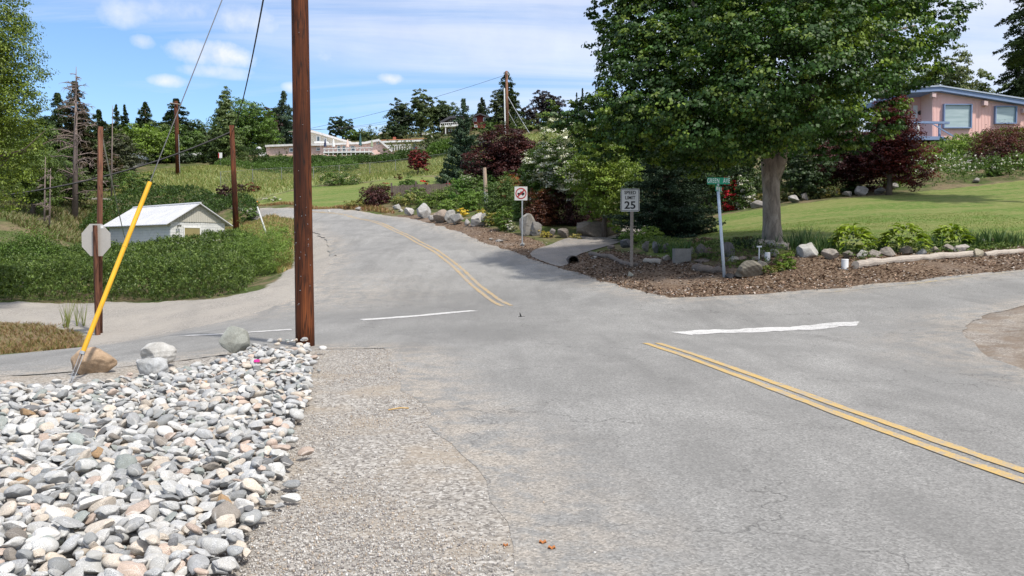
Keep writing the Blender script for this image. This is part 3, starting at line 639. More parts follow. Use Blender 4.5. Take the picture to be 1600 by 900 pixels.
def conifer(name, label, cat, u, Y, vtop, vbot, w, cols, lp=3.0, dens=1.0, seed=0, group=None, droop=.25, power=.8, gap=.0, bark='bark', lean=0, base_b=None, tipup=0.0, bare=0.06):
    rs = np.random.RandomState(seed + 5); s = Y / F; bp = base(u, Y) if base_b is None else base_b
    top = zt(vtop, Y); bot = max(zt(vbot, Y), bp[2]); Ht = top - bot; R = w * s / 2; cx_ = (u - 800) / F * Y
    size = lp * s * 1.3; nlev = int(max(9, (vbot - vtop) / (lp * 1.5))); area = w * (vbot - vtop) / 2
    ntot = min(60000, max(500, int(dens * area * 17 / (lp * lp * .5)))); Ps = []; Ds = []; Ns = []; Cs = []
    wsum = 0; br = []
    for k in range(nlev):
        t = (k + rs.uniform(-.3, .3)) / nlev; t = min(max(t, 0), .99); l = R * (1 - t) ** power * rs.uniform(.75, 1.1) + R * .03
        nb = max(4, int(9 * (1 - t) + 4))
        for j in range(nb):
            if rs.rand() < gap: continue
            ll = l * rs.uniform(.6, 1.12); br.append((t, rs.uniform(0, 6.283), ll)); wsum += ll ** 1.35
    for t, a, ll in br:
        m = max(3, int(ntot * ll ** 1.35 / wsum)); q = rs.rand(m) ** .62
        d = np.array([math.cos(a), math.sin(a), 0]); sd_ = np.array([-d[1], d[0], 0])
        z0 = bot + Ht * t; dz = -droop * ll * (q ** 1.3) + tipup * ll * q ** 3
        wdt = .26 * ll * (1.15 - q) * rs.uniform(-1, 1, m)
        P = np.array([cx_, Y, z0]) + d[None] * (q * ll)[:, None] + sd_[None] * wdt[:, None]; P[:, 2] += dz + rs.normal(size=m) * size * .35 - np.abs(wdt) * .25
        tint = pick(rs, cols, 1, .16)
        Ps.append(P); Ds.append(d[None] + sd_[None] * np.sign(wdt)[:, None] * .8 + rdir(rs, m) * .5 + [0, 0, -.2]); Ns.append(np.array([0, 0, 1.]) + rdir(rs, m) * .9)
        Cs.append(np.repeat(tint, m, 0) * (1 + rs.normal(size=(m, 1)) * .15))
    kx = int(ntot * .03) + 6; zt_ = rs.uniform(.9, 1.0, kx); Ps.append(np.c_[np.full(kx, cx_) + rs.normal(size=kx) * R * .03, np.full(kx, Y) + rs.normal(size=kx) * R * .03, bot + Ht * zt_]); Ds.append(np.tile([0, 0, 1.], (kx, 1)) + rdir(rs, kx) * .6); Ns.append(rdir(rs, kx)); Cs.append(pick(rs, cols, kx, .1))
    P = np.vstack(Ps); P[:, 0] += lean * (P[:, 2] - bot)
    P[:, 2] = np.maximum(P[:, 2], bp[2] + .02)
    V, Fq = cards(P, np.vstack(Ns), size * rs.uniform(.7, 1.4, len(P)), rs, .42, np.vstack(Ds), .1)
    th = thing(name, label, cat, bp, group)
    np_obj('crown', V, Fq, M['needle'], th, tint=np.repeat(np.clip(np.vstack(Cs), .002, 1), 4, 0))
    b = B(); b.tube([bp - [0, 0, .2], (cx_, Y, bot + Ht * .5), (cx_ + lean * Ht, Y, bot + Ht * .97)], [max(.06, R * .09), max(.04, R * .05), .015], 8)
    b.build('trunk', M[bark], th, smooth=True)
    return th
def mound(name, label, cat, u, Y, h, w, cols, lp=2.4, dens=1.0, seed=0, group=None, d=None, vb=None, mat='leaf', accent=None, acc=0, aspect=.55, up=.5, cl=.32, droop=0, bp=None, per=22, stem=False):
    "low shrub or perennial clump: w, h in photo pixels at distance Y; vb: pixel row of the base"
    rs = np.random.RandomState(seed + 31); 
    if bp is None:
        if vb is not None and Y is None: bp = g(u, vb); Y = bp[1]
        else: bp = base(u, Y)
    s = Y / F; R = w * s / 2; D = (d * s / 2) if d else R * .85; Hh = h * s; size = lp * s
    c0 = np.array(bp) + [0, D * .25, Hh * .38]; lobes = [(c0, (R * .8, D * .8, Hh * .6))]
    for k in range(5):
        a = k * 1.257 + rs.uniform(-.3, .3); lobes.append((c0 + [math.cos(a) * R * .5, math.sin(a) * D * .5, rs.uniform(-.12, .1) * Hh], (R * rs.uniform(.42, .55), D * .5, Hh * rs.uniform(.42, .56))))
    n = min(30000, max(160, int(dens * w * h * 5.0 / (lp * lp * .5))))
    L = clumpfill(Leaves(), rs, lobes, n, size, cols, aspect=aspect, cl=cl, accent=accent, acc=acc, lowcut=bp[2] - .03, per=per, up=up, droop=droop)
    o = L.build(name, M[mat], None, bp); return tag(o, label, cat, group)
def massfill(L, rs, poly, hfun, n, size, cols, aspect=.35, up=1.0, side=.35, grow=(0, 0, 1.), spread=.9, var=.2, edge=.8, tuft=8):
    "ground covering shrub mass: feathery sprays through its volume, more on its surface"
    lo = poly.min(0); hi = poly.max(0); nt_ = n // tuft; X = []; Yy = []
    while sum(map(len, X)) < nt_:
        x = rs.uniform(lo[0], hi[0], nt_ * 2); y = rs.uniform(lo[1], hi[1], nt_ * 2); k = sdist(x, y, poly) < 0; X.append(x[k]); Yy.append(y[k])
    x = np.concatenate(X)[:nt_]; y = np.concatenate(Yy)[:nt_]; de = -sdist(x, y, poly)
    h = hfun(x, y) * np.clip((de / edge + .12), .12, 1) ** .45
    f = np.where(rs.rand(nt_) < side, rs.rand(nt_), rs.uniform(.84, 1.06, nt_) + (rs.rand(nt_) < .06) * rs.uniform(.05, .22, nt_)); z = H(x, y) + h * f
    C = np.c_[x, y, z]; tint = pick(rs, cols, nt_, var)
    D0 = unit(np.array(grow)[None] + rdir(rs, nt_) * spread)
    P = np.repeat(C, tuft, 0) + rdir(rs, nt_ * tuft) * size * rs.uniform(.2, 1.1, (nt_ * tuft, 1))
    D = np.repeat(D0, tuft, 0) + rdir(rs, len(P)) * .55
    V, Fq = cards(P, rdir(rs, len(P)) + np.array([0, -.1, .5]), size * rs.uniform(.7, 1.5, len(P)), rs, aspect, D, .12)
    L.add(V, Fq, np.repeat(np.clip(np.repeat(tint, tuft, 0) * (1 + rs.normal(size=(len(P), 1)) * .15), .003, 1), 4, 0)); return L
def blades(L, rs, C, h, w, cols, n=10, spread=.5, curve=.5, seg=3):
    "arching blades from points C"
    C = np.repeat(np.asarray(C), n, 0); m = len(C); a = rs.uniform(0, 6.283, m); out = np.c_[np.cos(a), np.sin(a), np.zeros(m)]
    hh = h * rs.uniform(.6, 1.2, m); sp_ = spread * rs.uniform(.2, 1.1, m); sdv = np.c_[-np.sin(a + .8), np.cos(a + .8), np.zeros(m)]; V = []
    for k in range(seg + 1):
        t = k / seg; P = C + out * (hh * sp_ * t ** (1 + curve))[:, None] + np.array([0, 0, 1.]) * (hh * (t - curve * .35 * t * t))[:, None]
        wd_ = w * (1 - t ** 2) + w * .06; V.append(P - sdv * wd_ / 2); V.append(P + sdv * wd_ / 2)
    V = np.stack(V, 1).reshape(-1, 3); k = 2 * (seg + 1); b0 = np.arange(m)[:, None] * k
    Fq = np.concatenate([b0 + np.array([[2*i, 2*i+1, 2*i+3, 2*i+2]]) for i in range(seg)]).reshape(-1, 4)
    L.add(V, Fq, np.repeat(pick(rs, cols, m, .15), k, 0)); return L
# ---------------------------------------------------------------- stones
def ico(sub):
    bm = bmesh.new(); bmesh.ops.create_icosphere(bm, subdivisions=sub, radius=1); V = np.array([v.co[:] for v in bm.verts]); Fq = np.array([[v.index for v in f.verts] for f in bm.faces]); bm.free(); return V, Fq
ICO = {k: ico(k) for k in (1, 2, 3, 4, 5)}
def stone(rs, rad, sub=3, cuts=5, rough=.10, cutd=(.62, .95)):
    V, Fq = ICO[sub]; V = V.copy()
    k1, k2 = rs.normal(size=(2, 3, 3)); p = rs.uniform(0, 6, 6)
    V = V * (1 + rough * sum(np.sin(V @ k1[i] * 1.6 + p[i]) for i in range(3)) / 1.6)[:, None]
    for _ in range(cuts):
        nn = rdir(rs, 1)[0]; d = rs.uniform(*cutd); e = V @ nn; k = e > d; V[k] -= (e[k] - d)[:, None] * nn * .93
    if sub >= 4:
        V = V * (1 + .018 * sum(np.sin(V @ (rs.normal(size=3) * 7) + rs.uniform(0, 6)) for i in range(5)) / 1.2)[:, None]
    return V * np.array(rad), Fq
def crisp(o, a=24):
    o.data.set_sharp_from_angle(angle=R_(a)); return o
def rot(V, ax, ay, az):
    from mathutils import Euler
    m = np.array(Euler((ax, ay, az)).to_matrix()); return V @ m.T
def boulder(name, label, cat, u, vb, w, h, col, seed=0, Y=None, group=None, d=None, sub=5, cuts=12, sink=.12, tilt=.15, z=None, rz=None):
    rs = np.random.RandomState(seed + 77); bp = g(u, vb) if Y is None else base(u, Y); s = bp[1] / F
    rad = (w * s / 2 * 1.08, (d or (w * .8)) * s / 2, h * s / 2 * (1 + sink) * 1.1)
    V, Fq = stone(rs, rad, max(sub, 5), cuts + 5, .12, (.42, .88)); V = rot(V, rs.uniform(-tilt, tilt), rs.uniform(-tilt, tilt), rs.uniform(-.3, .3) if rz is None else rz)
    V = V + bp + [0, rad[1] * .6, h * s / 2 * (1 - sink) if z is None else z]
    o = np_obj(name, V, Fq, M['boulder'], None, bp, tint=np.tile(np.array(col) * rs.uniform(.92, 1.08), (len(V), 1)), smooth=True); crisp(o)
    return tag(o, label, cat, group)
# ---------------------------------------------------------------- river stones piled as they would be tipped out
rs = np.random.RandomState(21)
cell = .03; bx0, bx1, by0, by1 = -9.2, -1.0, 3.3, 14.2
hx = np.arange(bx0, bx1, cell); hy = np.arange(by0, by1, cell); HX, HY = np.meshgrid(hx, hy)
hm = H(HX, HY) + .03; bsd = sdist(HX, HY, bed_poly)
crest = base(400, 13.0); 
hm = hm +   .10 * np.exp(-(((HX - g(430,560)[0]) / 1.3) ** 2 + ((HY - 12.6) / 1.1) ** 2)) + .05 * vn(HX, HY, 1.3, 9)
PAL = [((.56,.56,.55),26),((.66,.65,.63),22),((.45,.455,.46),20),((.35,.36,.365),10),((.62,.55,.47),13),((.36,.39,.37),5),((.56,.45,.38),6),((.42,.28,.16),.5),((.28,.25,.22),2),((.20,.20,.205),2.5)]
PALN = ['pale grey','whitish','mid grey','slate grey','cream','greenish grey','pinkish tan','rust orange','brown','charcoal']
pw = np.array([w_ for _, w_ in PAL]); pw = pw / pw.sum()
cob = []
def vis(x, y): return abs(x) < .625 * y + .35 and y < 14
cand = np.argwhere((bsd < -.02) & (np.abs(HX) < .625 * HY + .45))
def drop(x, y, a, b, c, az, tiltmax=.35):
    "rest an ellipsoid stone on the pile"
    r = max(a, b); i0 = int((x - r - bx0) / cell); i1 = int((x + r - bx0) / cell) + 1; j0 = int((y - r - by0) / cell); j1 = int((y + r - by0) / cell) + 1
    i0 = max(i0, 0); j0 = max(j0, 0); i1 = min(i1, len(hx) - 1); j1 = min(j1, len(hy) - 1)
    if i1 <= i0 or j1 <= j0: return None
    X_ = HX[j0:j1+1, i0:i1+1] - x; Y_ = HY[j0:j1+1, i0:i1+1] - y; ca, sa = math.cos(az), math.sin(az)
    p = (X_ * ca + Y_ * sa) / a; q = (-X_ * sa + Y_ * ca) / b; r2 = p * p + q * q; m = r2 < .92
    if m.sum() < 3: return None
    dz = c * np.sqrt(1 - r2[m]); hh = hm[j0:j1+1, i0:i1+1]
    # slope of what is below gives the tilt
    A_ = np.c_[X_[m], Y_[m], np.ones(m.sum())]; sl_, *_ = np.linalg.lstsq(A_, hh[m], rcond=None)
    gx_, gy_ = np.clip(sl_[:2] * .7, -tiltmax, tiltmax)
    zc = np.percentile(hh[m] + dz - gx_ * X_[m] - gy_ * Y_[m], 72)
    hh[m] = np.maximum(hh[m], zc + gx_ * X_[m] + gy_ * Y_[m] + dz * .92)
    return zc, gx_, gy_
order = 0
def fill(n, smin, smax, pw_):
    global order
    cs = cand[rs.randint(len(cand), size=n * 3)].reshape(n, 3, 2)
    for k in range(n):
        hs = [hm[c[0], c[1]] - float(H(hx[c[1]], hy[c[0]])) for c in cs[k]]; c = cs[k][int(np.argmin(hs))]
        x, y = hx[c[1]] + rs.uniform(-.015, .015), hy[c[0]] + rs.uniform(-.015, .015)
        a = smin + (smax - smin) * rs.rand() ** pw_; b = a * rs.uniform(.58, .95); cc = a * rs.uniform(.36, .62); az = rs.uniform(0, 3.14)
        r_ = drop(x, y, a, b, cc, az)
        if r_ is None: continue
        order += 1; cob.append([x, y, r_[0], a, b, cc, az, r_[1], r_[2], rs.choice(len(PAL), p=pw), order])
fill(2800, .026, .054, 1.0); fill(5600, .022, .080, 2.2); fill(2000, .018, .042, 1.2)
for _ in range(60):     # strays at the rim
    t = resamp(bed_poly[:len(bed_px)], .1, False); q = t[rs.randint(len(t))] + rs.normal(size=2) * .10
    a = rs.uniform(.03, .07); r_ = drop(q[0], q[1], a, a * .8, a * .5, 0.)
    if r_ and sdist(np.array([q[0]]), np.array([q[1]]), road_poly)[0] > .1: cob.append([q[0], q[1], r_[0], a, a * .8, a * .5, 0, 0, 0, rs.choice(len(PAL), p=pw), order])
cob = np.array(cob, dtype=object)
def covered(c):
    i = int((c[0] - bx0) / cell); j = int((c[1] - by0) / cell); i = min(max(i, 0), len(hx) - 1); j = min(max(j, 0), len(hy) - 1)
    return hm[j, i] > c[2] + c[5] * 1.25
score = np.array([(c[3] * (c[4] + c[5]) / c[1] ** 2) * (0.12 if covered(c) else 1) * (1 if (abs(c[0]) < .62 * c[1] and c[1] > 4.05) else 0) for c in cob])
big = set(np.argsort(-score)[:296])
def cobgeo(c, sub):
    r_ = np.random.RandomState(int(c[10] * 7 + c[0] * 1000) % 99991 if True else 0)
    ang = r_.rand() < .86
    V, Fq = stone(r_, (c[3], c[4], c[5]), sub, r_.randint(7, 15) if ang else r_.randint(0, 3), .07, (.5, .88))
    V = V * 1.06; V = rot(V, r_.uniform(-.12, .12), r_.uniform(-.12, .12), c[6]); V[:, 2] += c[7] * V[:, 0] + c[8] * V[:, 1]
    col = np.array(PAL[c[9]][0]) * r_.uniform(.84, 1.14)
    return V + [c[0], c[1], c[2]], Fq, np.tile(np.clip(col, 0, .74), (len(V), 1))
L = Leaves()
for i, c in enumerate(cob):
    if i in big:
        V, Fq, T = cobgeo(c, 4 if c[1] < 6 else 3); o = np_obj('cobble', V, Fq, M['stone'], None, (c[0], c[1], c[2]), tint=T, smooth=True); crisp(o, 26)
        kn = PALN[c[9]]
        tag(o, f'larger {kn} river cobble lying on the rock bed beside the gravel shoulder', 'cobble', f'larger {kn} cobbles of the river rock bed')
    else:
        V, Fq, T = cobgeo(c, 2 if c[1] > 7 else 3); L.add(V, Fq, T)
o = L.build('river_rock', M['stone'], None, (-3.5, 7, 0)); o.data.polygons.foreach_set("use_smooth", np.ones(len(o.data.polygons), bool)); crisp(o, 38); tag(o, 'loose small river rocks filling the bed between the larger cobbles', None, None, 'stuff')
# four boulders at the back of the bed
def bedrock(name, label, u, v, Y, w, h, col, seed, cuts=9, tilt=.2, d=None):
    rs_ = np.random.RandomState(seed); p = at(u, v, Y); s = Y / F; V, Fq = stone(rs_, (w*s/2*1.1, (d or w*.75)*s/2, h*s/2*1.12), 5, cuts, .09); V = rot(V, rs_.uniform(-tilt, tilt), rs_.uniform(-tilt, tilt), rs_.uniform(-.5, .5))
    m_ = np.hypot(HX - p[0], HY - p[1]) < w * s * .4; zz_ = float(np.percentile(hm[m_], 40)) + h * s * .5 - .035
    o = np_obj(name, V + [p[0], p[1], zz_], Fq, M['boulder'], None, (p[0], p[1], zz_ - h*s/2), tint=np.tile(col, (len(V), 1)), smooth=True); crisp(o); return tag(o, label, 'boulder')
bedrock('boulder', 'rounded tan boulder at the foot of the yellow guy guard', 146, 596, 10.3, 60, 40, (.50,.36,.24), 4, 3)
bedrock('boulder', 'pale speckled granite boulder, upper of two at back of rock bed', 249, 585, 11.0, 52, 34, (.56,.55,.52), 9, 4)
bedrock('boulder', 'light grey faceted boulder just below the speckled granite one', 238, 606, 10.0, 54, 34, (.52,.53,.53), 12, 11)
bedrock('boulder', 'upright grey green pointed boulder standing near the big utility pole', 368, 562, 12.0, 44, 42, (.36,.37,.33), 17, 12, .5, 26)
# a bright tag on a stone
p = g(402, 586); b = B(); b.box(p[0]-.035, p[0]+.03, p[1]-.02, p[1]+.02, .17, .20); M['pink'] = simple('pink_marker', (.8, .05, .35), .5, .05)
tag(b.build('marker_ribbon', M['pink']), 'tiny bright pink marking ribbon among the stones', 'ribbon')
# loose gravel on the shoulder
rs = np.random.RandomState(5); L = Leaves(); n_ = 150000
yy = 3.6 + (15.0 - 3.6) * rs.rand(n_) ** 1.7; xx = rs.uniform(-.9, 1.2, n_) * 0 + rs.uniform(-4.2, .6, n_)
k = (sdist(xx, yy, road_poly) > -.9 * rs.rand(n_) ** 5) & (sdist(xx, yy, bed_poly) > -.25) & (np.abs(xx) < .66 * yy) & (rs.rand(n_) < np.clip((vn(xx, yy, 1.4, 12) - .22) * 3.2, .12, 1) * np.clip(.4 + sdist(xx, yy, road_poly) / .9, .2, 1))
xx, yy = xx[k], yy[k]; m = len(xx); base_o = np.array([[1,0,0],[-1,0,0],[0,1,0],[0,-1,0],[0,0,1],[0,0,-1]], float)
Fo = np.array([(0,2,4),(2,1,4),(1,3,4),(3,0,4),(2,0,5),(1,2,5),(3,1,5),(0,3,5)])
sz = rs.uniform(.002, .0058, m) * rs.choice([1, 1, 1, 1.7], m); V = base_o[None] * (sz[:, None] * rs.uniform(.6, 1.3, (m, 3)))[:, None, :] * rs.uniform(.8, 1.2, (m, 6, 1))
a = rs.uniform(0, 6.28, m); ca, sa = np.cos(a)[:, None], np.sin(a)[:, None]; V[:, :, 0], V[:, :, 1] = V[:, :, 0] * ca - V[:, :, 1] * sa, V[:, :, 0] * sa + V[:, :, 1] * ca
V += np.stack([xx, yy, H(xx, yy) + .028 + micro_at(xx, yy, sdist(xx, yy, road_poly)) + sz * .4], -1)[:, None]
gc = np.clip(np.array([(.46,.44,.41),(.56,.54,.51),(.33,.31,.29),(.22,.20,.19),(.40,.37,.34),(.40,.33,.26)])[rs.randint(6, size=m)] * rs.uniform(.8, 1.15, (m, 1)), 0, 1)
L.add(V.reshape(-1, 3), (Fo[None] + (np.arange(m) * 6)[:, None, None]).reshape(-1, 3), np.repeat(gc, 6, 0))
n = N('pebble'); M['pebble'] = n.fin(n.attr('tint'), .9, 0, .2)
tag(L.build('gravel', M['pebble'], None, (-1.5, 7, 0)), 'loose crushed gravel spread over the road shoulder', None, None, 'stuff')
# ---------------------------------------------------------------- main pole with guy wire
pb = g(477, 543); Yp = pb[1]
b = B(); rsx = np.random.RandomState(2)
P = [(pb[0] - .035 * t / 9.2, Yp, -.3 + t) for t in np.linspace(0, 9.6, 14)]; b.tube(P, [.155 - .0025 * i for i in range(14)], 28)
th = thing('utility_pole', 'large dark reddish brown creosoted pole rising from the end of the rock bed', 'utility pole', pb)
b.build('pole', M['pole'], th, smooth=True)
for k in range(34):
    a = rsx.uniform(3.4, 6.0); z = rsx.uniform(.5, 5.2) if k > 20 else rsx.uniform(.9, 2.2); q = B(); x = pb[0] + .150 * math.cos(a) - .004 * z; y = Yp + .150 * math.sin(a); e = rsx.uniform(.003, .006)
    q.box(x - e, x + e, y - .004, y + .004, z, z + e * 2); q.build('staple', M['steel'], th)
anc = g(108, 604); top = np.array([pb[0] - .03, Yp - .15, 8.45])
def lerp(a, b_, t): return np.array(a) + (np.array(b_) - np.array(a)) * t
def tz(v):      # parameter along the guy at pixel row v
    for t in np.linspace(0, 1, 4000):
        q = lerp(anc, top, t); d = CAMZ - q[2]
        yc = q[1] * cp + d * sp; vv = 450 - F * ((q[2] - CAMZ) * cp + q[1] * sp) / (q[1] * cp - (q[2] - CAMZ) * sp)
        if vv <= v: return t
t0_, t1_ = tz(550), tz(285)
th = thing('guy_wire', 'steel guy wire with a slanting yellow guard anchored beside the tan boulder', 'guy wire', anc)
b = B(); b.tube([lerp(anc, top, t) for t in (.0, 1.0)], .0065, 6); b.build('strand', M['wire'], th)
b = B(); b.tube([lerp(anc, top, t) for t in (t0_, t1_)], .028, 12); q = lerp(anc, top, t0_ + .6 * (t1_ - t0_)); b.tube([q, lerp(anc, top, t0_ + .61 * (t1_ - t0_))], .031, 12); b.build('guard', M['yellow'], th, smooth=False)
b = B()
for s_ in (-.022, .022): b.tube([anc + [s_ * .4, 0, .02], lerp(anc, top, t0_ * .35) + [s_, 0, 0], lerp(anc, top, t0_ * .95) + [s_ * 1.1, 0, 0]], .0045, 6)
b.tube([lerp(anc, top, t0_ * .93), lerp(anc, top, t0_ * 1.02)], .03, 8); b.tube([anc - [0, 0, .1], lerp(anc, top, t0_ * .3)], .011, 6); b.build('anchor_grip', M['steel'], th)
# ---------------------------------------------------------------- stop sign seen from behind and the pole beside it
sb = g(153, 527); Ys = sb[1]; s = Ys / F
b = B(); b.tube([sb - [0, 0, .2], at(150.5, 440, Ys), at(148.5, 352, Ys)], [.075, .07, .065], 4); th = thing('stop_sign', 'octagonal stop sign seen from its bare grey back on a brown wooden post', 'stop sign', sb)
b.build('post', M['pole2'], th)
c = at(150.5, 375, Ys + .1); r = 22.5 * s / math.cos(math.pi / 8); oc = [(c[0] + r * math.cos(math.pi/8 + k*math.pi/4), c[2] + r * 1.12 * math.sin(math.pi/8 + k*math.pi/4)) for k in range(8)]
b = B(); b.prism(oc, Ys + .085, Ys + .10); b.build('plate', M['sign_back'], th)
b = B(); b.prism([(c[0] + (x - c[0]) * .99, c[2] + (z - c[2]) * .99) for x, z in oc], Ys + .1025, Ys + .106); face = b.build('face', M['red'], th)
V_, F_ = text_geo('STOP', r * .75, 1.0, .01); mm = B(Matrix.Translation((c[0], Ys + .109, c[2])) @ Matrix.Rotation(math.pi, 4, 'Z')); mm.add(V_, F_); mm.build('lettering', M['white'], face)
b = B(); q = at(159.5, 354, Ys + .07); b.box(q[0] - .045, q[0] + .03, Ys + .078, Ys + .0835, q[2] - .05, q[2] + .03); b.build('sticker', M['white'], th)
Y2 = Ys + .5; q = base(155, Y2); b = B(); b.tube([q - [0, 0, .2], at(155.5, 400, Y2), at(157, 198, Y2)], [.085, .075, .065], 12)
pole_l = tag(b.build('utility_pole', M['pole2'], None, q, smooth=True), 'thin weathered brown pole standing right behind the stop sign', 'utility pole'); ltop = at(157, 202, Y2)
# tan grass patch in the verge
rs = np.random.RandomState(8); L = Leaves(); m = 2600; lo = dry_poly.min(0); hi = dry_poly.max(0); xs = rs.uniform(-17, hi[0], m * 3); ys = rs.uniform(lo[1], hi[1], m * 3); k = sdist(xs, ys, dry_poly) < -.1; xs, ys = xs[k][:m], ys[k][:m]
blades(L, rs, np.c_[xs, ys, H(xs, ys)], .16, .014, [(.16,.10,.065),(.20,.15,.085),(.10,.13,.035),(.15,.09,.065)], 7, .9, .6)
tag(L.build('dry_grass', M['leaf'], None, (-14, 20, -.5)), 'reddish tan dry grass patch by the stop sign', None, None, 'stuff')
L = Leaves(); q = g(118, 512); blades(L, rs, np.array([q + [dx, dy, 0] for dx, dy in rs.normal(size=(9, 2)) * .14]), .85, .018, [(.16,.20,.07),(.2,.22,.1)], 6, .35, .2)
tag(L.build('weed', M['leaf'], None, q), 'tall wispy green weed by the stop sign post', 'weed')
# small things on the asphalt
q = g(814, 497); b = B(); b.tube([q + [0, 0, .01], q + [-.012, 0, .07], q + [-.03, 0, .13]], [.03, .018, .004], 5); b.tube([q + [-.06, 0, .03], q + [.09, .02, .03]], .012, 5)
tag(b.build('road_debris', M['black']), 'small black upright scrap lying in the middle of the junction', 'debris')
q = g(622, 645); b = B(); b.tube([q + [-.09, -.03, .035], q + [.02, 0, .05], q + [.10, .03, .04]], .007, 5); tag(b.build('twig', simple('straw', (.5,.32,.12))), 'short straw coloured twig lying on the gravel shoulder', 'twig')
M['orange_leaf'] = simple('dry_leaf', (.45, .17, .05))
for u, v, lb in [(848, 857, 'larger curled orange leaf on the asphalt close to the gravel edge'), (862, 866, 'smaller orange leaf just beside the larger curled one'), (790, 862, 'tiny orange leaf on the gravel edge')]:
    q = g(u, v); b = B(); rr = .016 if 'larger' in lb else .011
    V = [q + [rr*math.cos(t)*1.3, rr*math.sin(t), .034 + .012*abs(math.sin(2*t))] for t in np.linspace(0, 6.28, 9)[:-1]] + [q + [0, 0, .034]]; V2 = [p - [0, 0, .003] for p in V]
    b.add(V + V2, [(i, (i+1) % 8, 8) for i in range(8)] + [((i+1) % 8 + 9, i + 9, 17) for i in range(8)] + [(i, i+9, (i+1) % 8 + 9, (i+1) % 8) for i in range(8)])
    tag(b.build('fallen_leaf', M['orange_leaf']), lb, 'leaf')
# ---------------------------------------------------------------- street signs
def post_sign(u, vb, vt): pass
sbp = g(987, 419); Ys = sbp[1]; s = Ys / F
th = thing('speed_limit_sign', 'white rectangular sign reading SPEED LIMIT 25 on a grey wooden post', 'road sign', sbp)
b = B(); p0 = at(985, 310, Ys); b.box(sbp[0] - .048, sbp[0] + .048, Ys, Ys + .09, sbp[2] - .2, p0[2]); b.build('post', M['greywood'], th)
x0, z1_ = at(970, 295, Ys)[[0, 2]]; x1, z0_ = at(999, 330.5, Ys)[[0, 2]]; cxs = (x0 + x1) / 2; hw = (x1 - x0) / 2; hh = z1_ - z0_; czs = (z0_ + z1_) / 2
b = B(); ch = .03; b.prism([(x0+ch, z0_), (x1-ch, z0_), (x1, z0_+ch), (x1, z1_-ch), (x1-ch, z1_), (x0+ch, z1_), (x0, z1_-ch), (x0, z0_+ch)], Ys - .012, Ys - .003); pl = b.build('plate', M['offwhite'], th)
b = B(); t = .016; i_ = .02
for (a_, b_, c_, d_) in [(x0+i_, x1-i_, z1_-i_-t, z1_-i_), (x0+i_, x1-i_, z0_+i_, z0_+i_+t), (x0+i_, x0+i_+t, z0_+i_+t, z1_-i_-t), (x1-i_-t, x1-i_, z0_+i_+t, z1_-i_-t)]: b.box(a_, b_, Ys - .0145, Ys - .0122, c_, d_)
b.build('border', M['black'], pl)
def put(s_, x, z, size, Y_, mat, parent, sx_=1, bold=.008, name='lettering', sp_=1.0, my=1):
    V_, F_ = text_geo(s_, size, sp_, bold); q = B(Matrix.Translation((x, Y_, z)) @ Matrix.Diagonal((sx_, 1, my, 1))); q.add(V_, F_); return q.build(name, mat, parent)
put('SPEED', cxs, z1_ - hh * .175, hh * .21, Ys - .0165, M['black'], pl, .92, .003); put('LIMIT', cxs, z1_ - hh * .40, hh * .21, Ys - .0165, M['black'], pl, .92, .003); put('25', cxs, z1_ - hh * .735, hh * .46, Ys - .0165, M['black'], pl, 1.12, .008)
# no trucks
sbp = g(816, 381); Ys = sbp[1]; s = Ys / F
th = thing('no_trucks_sign', 'square white sign with a red ringed black truck symbol on a thin metal post', 'road sign', sbp)
b = B(); b.box(sbp[0] - .03, sbp[0] + .03, Ys, Ys + .05, sbp[2] - .2, at(815, 295, Ys)[2]); b.build('post', M['steel'], th)
x0, z1_ = at(804, 291.5, Ys)[[0, 2]]; x1, z0_ = at(824, 313, Ys)[[0, 2]]; cxs, czs = (x0+x1)/2, (z0_+z1_)/2; hw = (x1-x0)/2
b = B(); b.box(x0, x1, Ys - .012, Ys - .003, z0_, z1_); pl = b.build('plate', M['offwhite'], th)
b = B(); R1, R0 = hw * .86, hw * .70; nn = 40
V = []; 
for r_ in (R0, R1):
    for y_ in (Ys - .018, Ys - .0125): V += [(cxs + r_ * math.cos(2*math.pi*k/nn), y_, czs + r_ * math.sin(2*math.pi*k/nn)) for k in range(nn)]
Fq = []
for k in range(nn):
    l = (k + 1) % nn; Fq += [(k, l, 2*nn+l, 2*nn+k), (nn+k, 3*nn+k, 3*nn+l, nn+l), (2*nn+k, 2*nn+l, 3*nn+l, 3*nn+k), (k, nn+k, nn+l, l)]
b.add(V, Fq); d_ = R0 * .7; w_ = hw * .07; b.prism([(cxs - d_ - w_, czs - d_ + w_), (cxs - d_ + w_, czs - d_ - w_), (cxs + d_ + w_, czs + d_ - w_), (cxs + d_ - w_, czs + d_ + w_)], Ys - .0215, Ys - .0185); b.build('prohibition_ring', M['red'], pl)
b = B(); k = hw; P = [(-.55,-.18),(-.55,.10),(-.10,.10),(-.10,.30),(.38,.30),(.38,.12),(.55,.10),(.55,-.18)]; b.prism([(cxs + x*k, czs + z*k) for x, z in P], Ys - .0165, Ys - .0125)
for x in (-.34, .30): b.prism([(cxs + x*k + .13*k*math.cos(t), czs - .2*k + .13*k*math.sin(t)) for t in np.linspace(0, 6.283, 13)[:-1]], Ys - .0175, Ys - .0168)
b.build('truck_symbol', M['black'], pl)
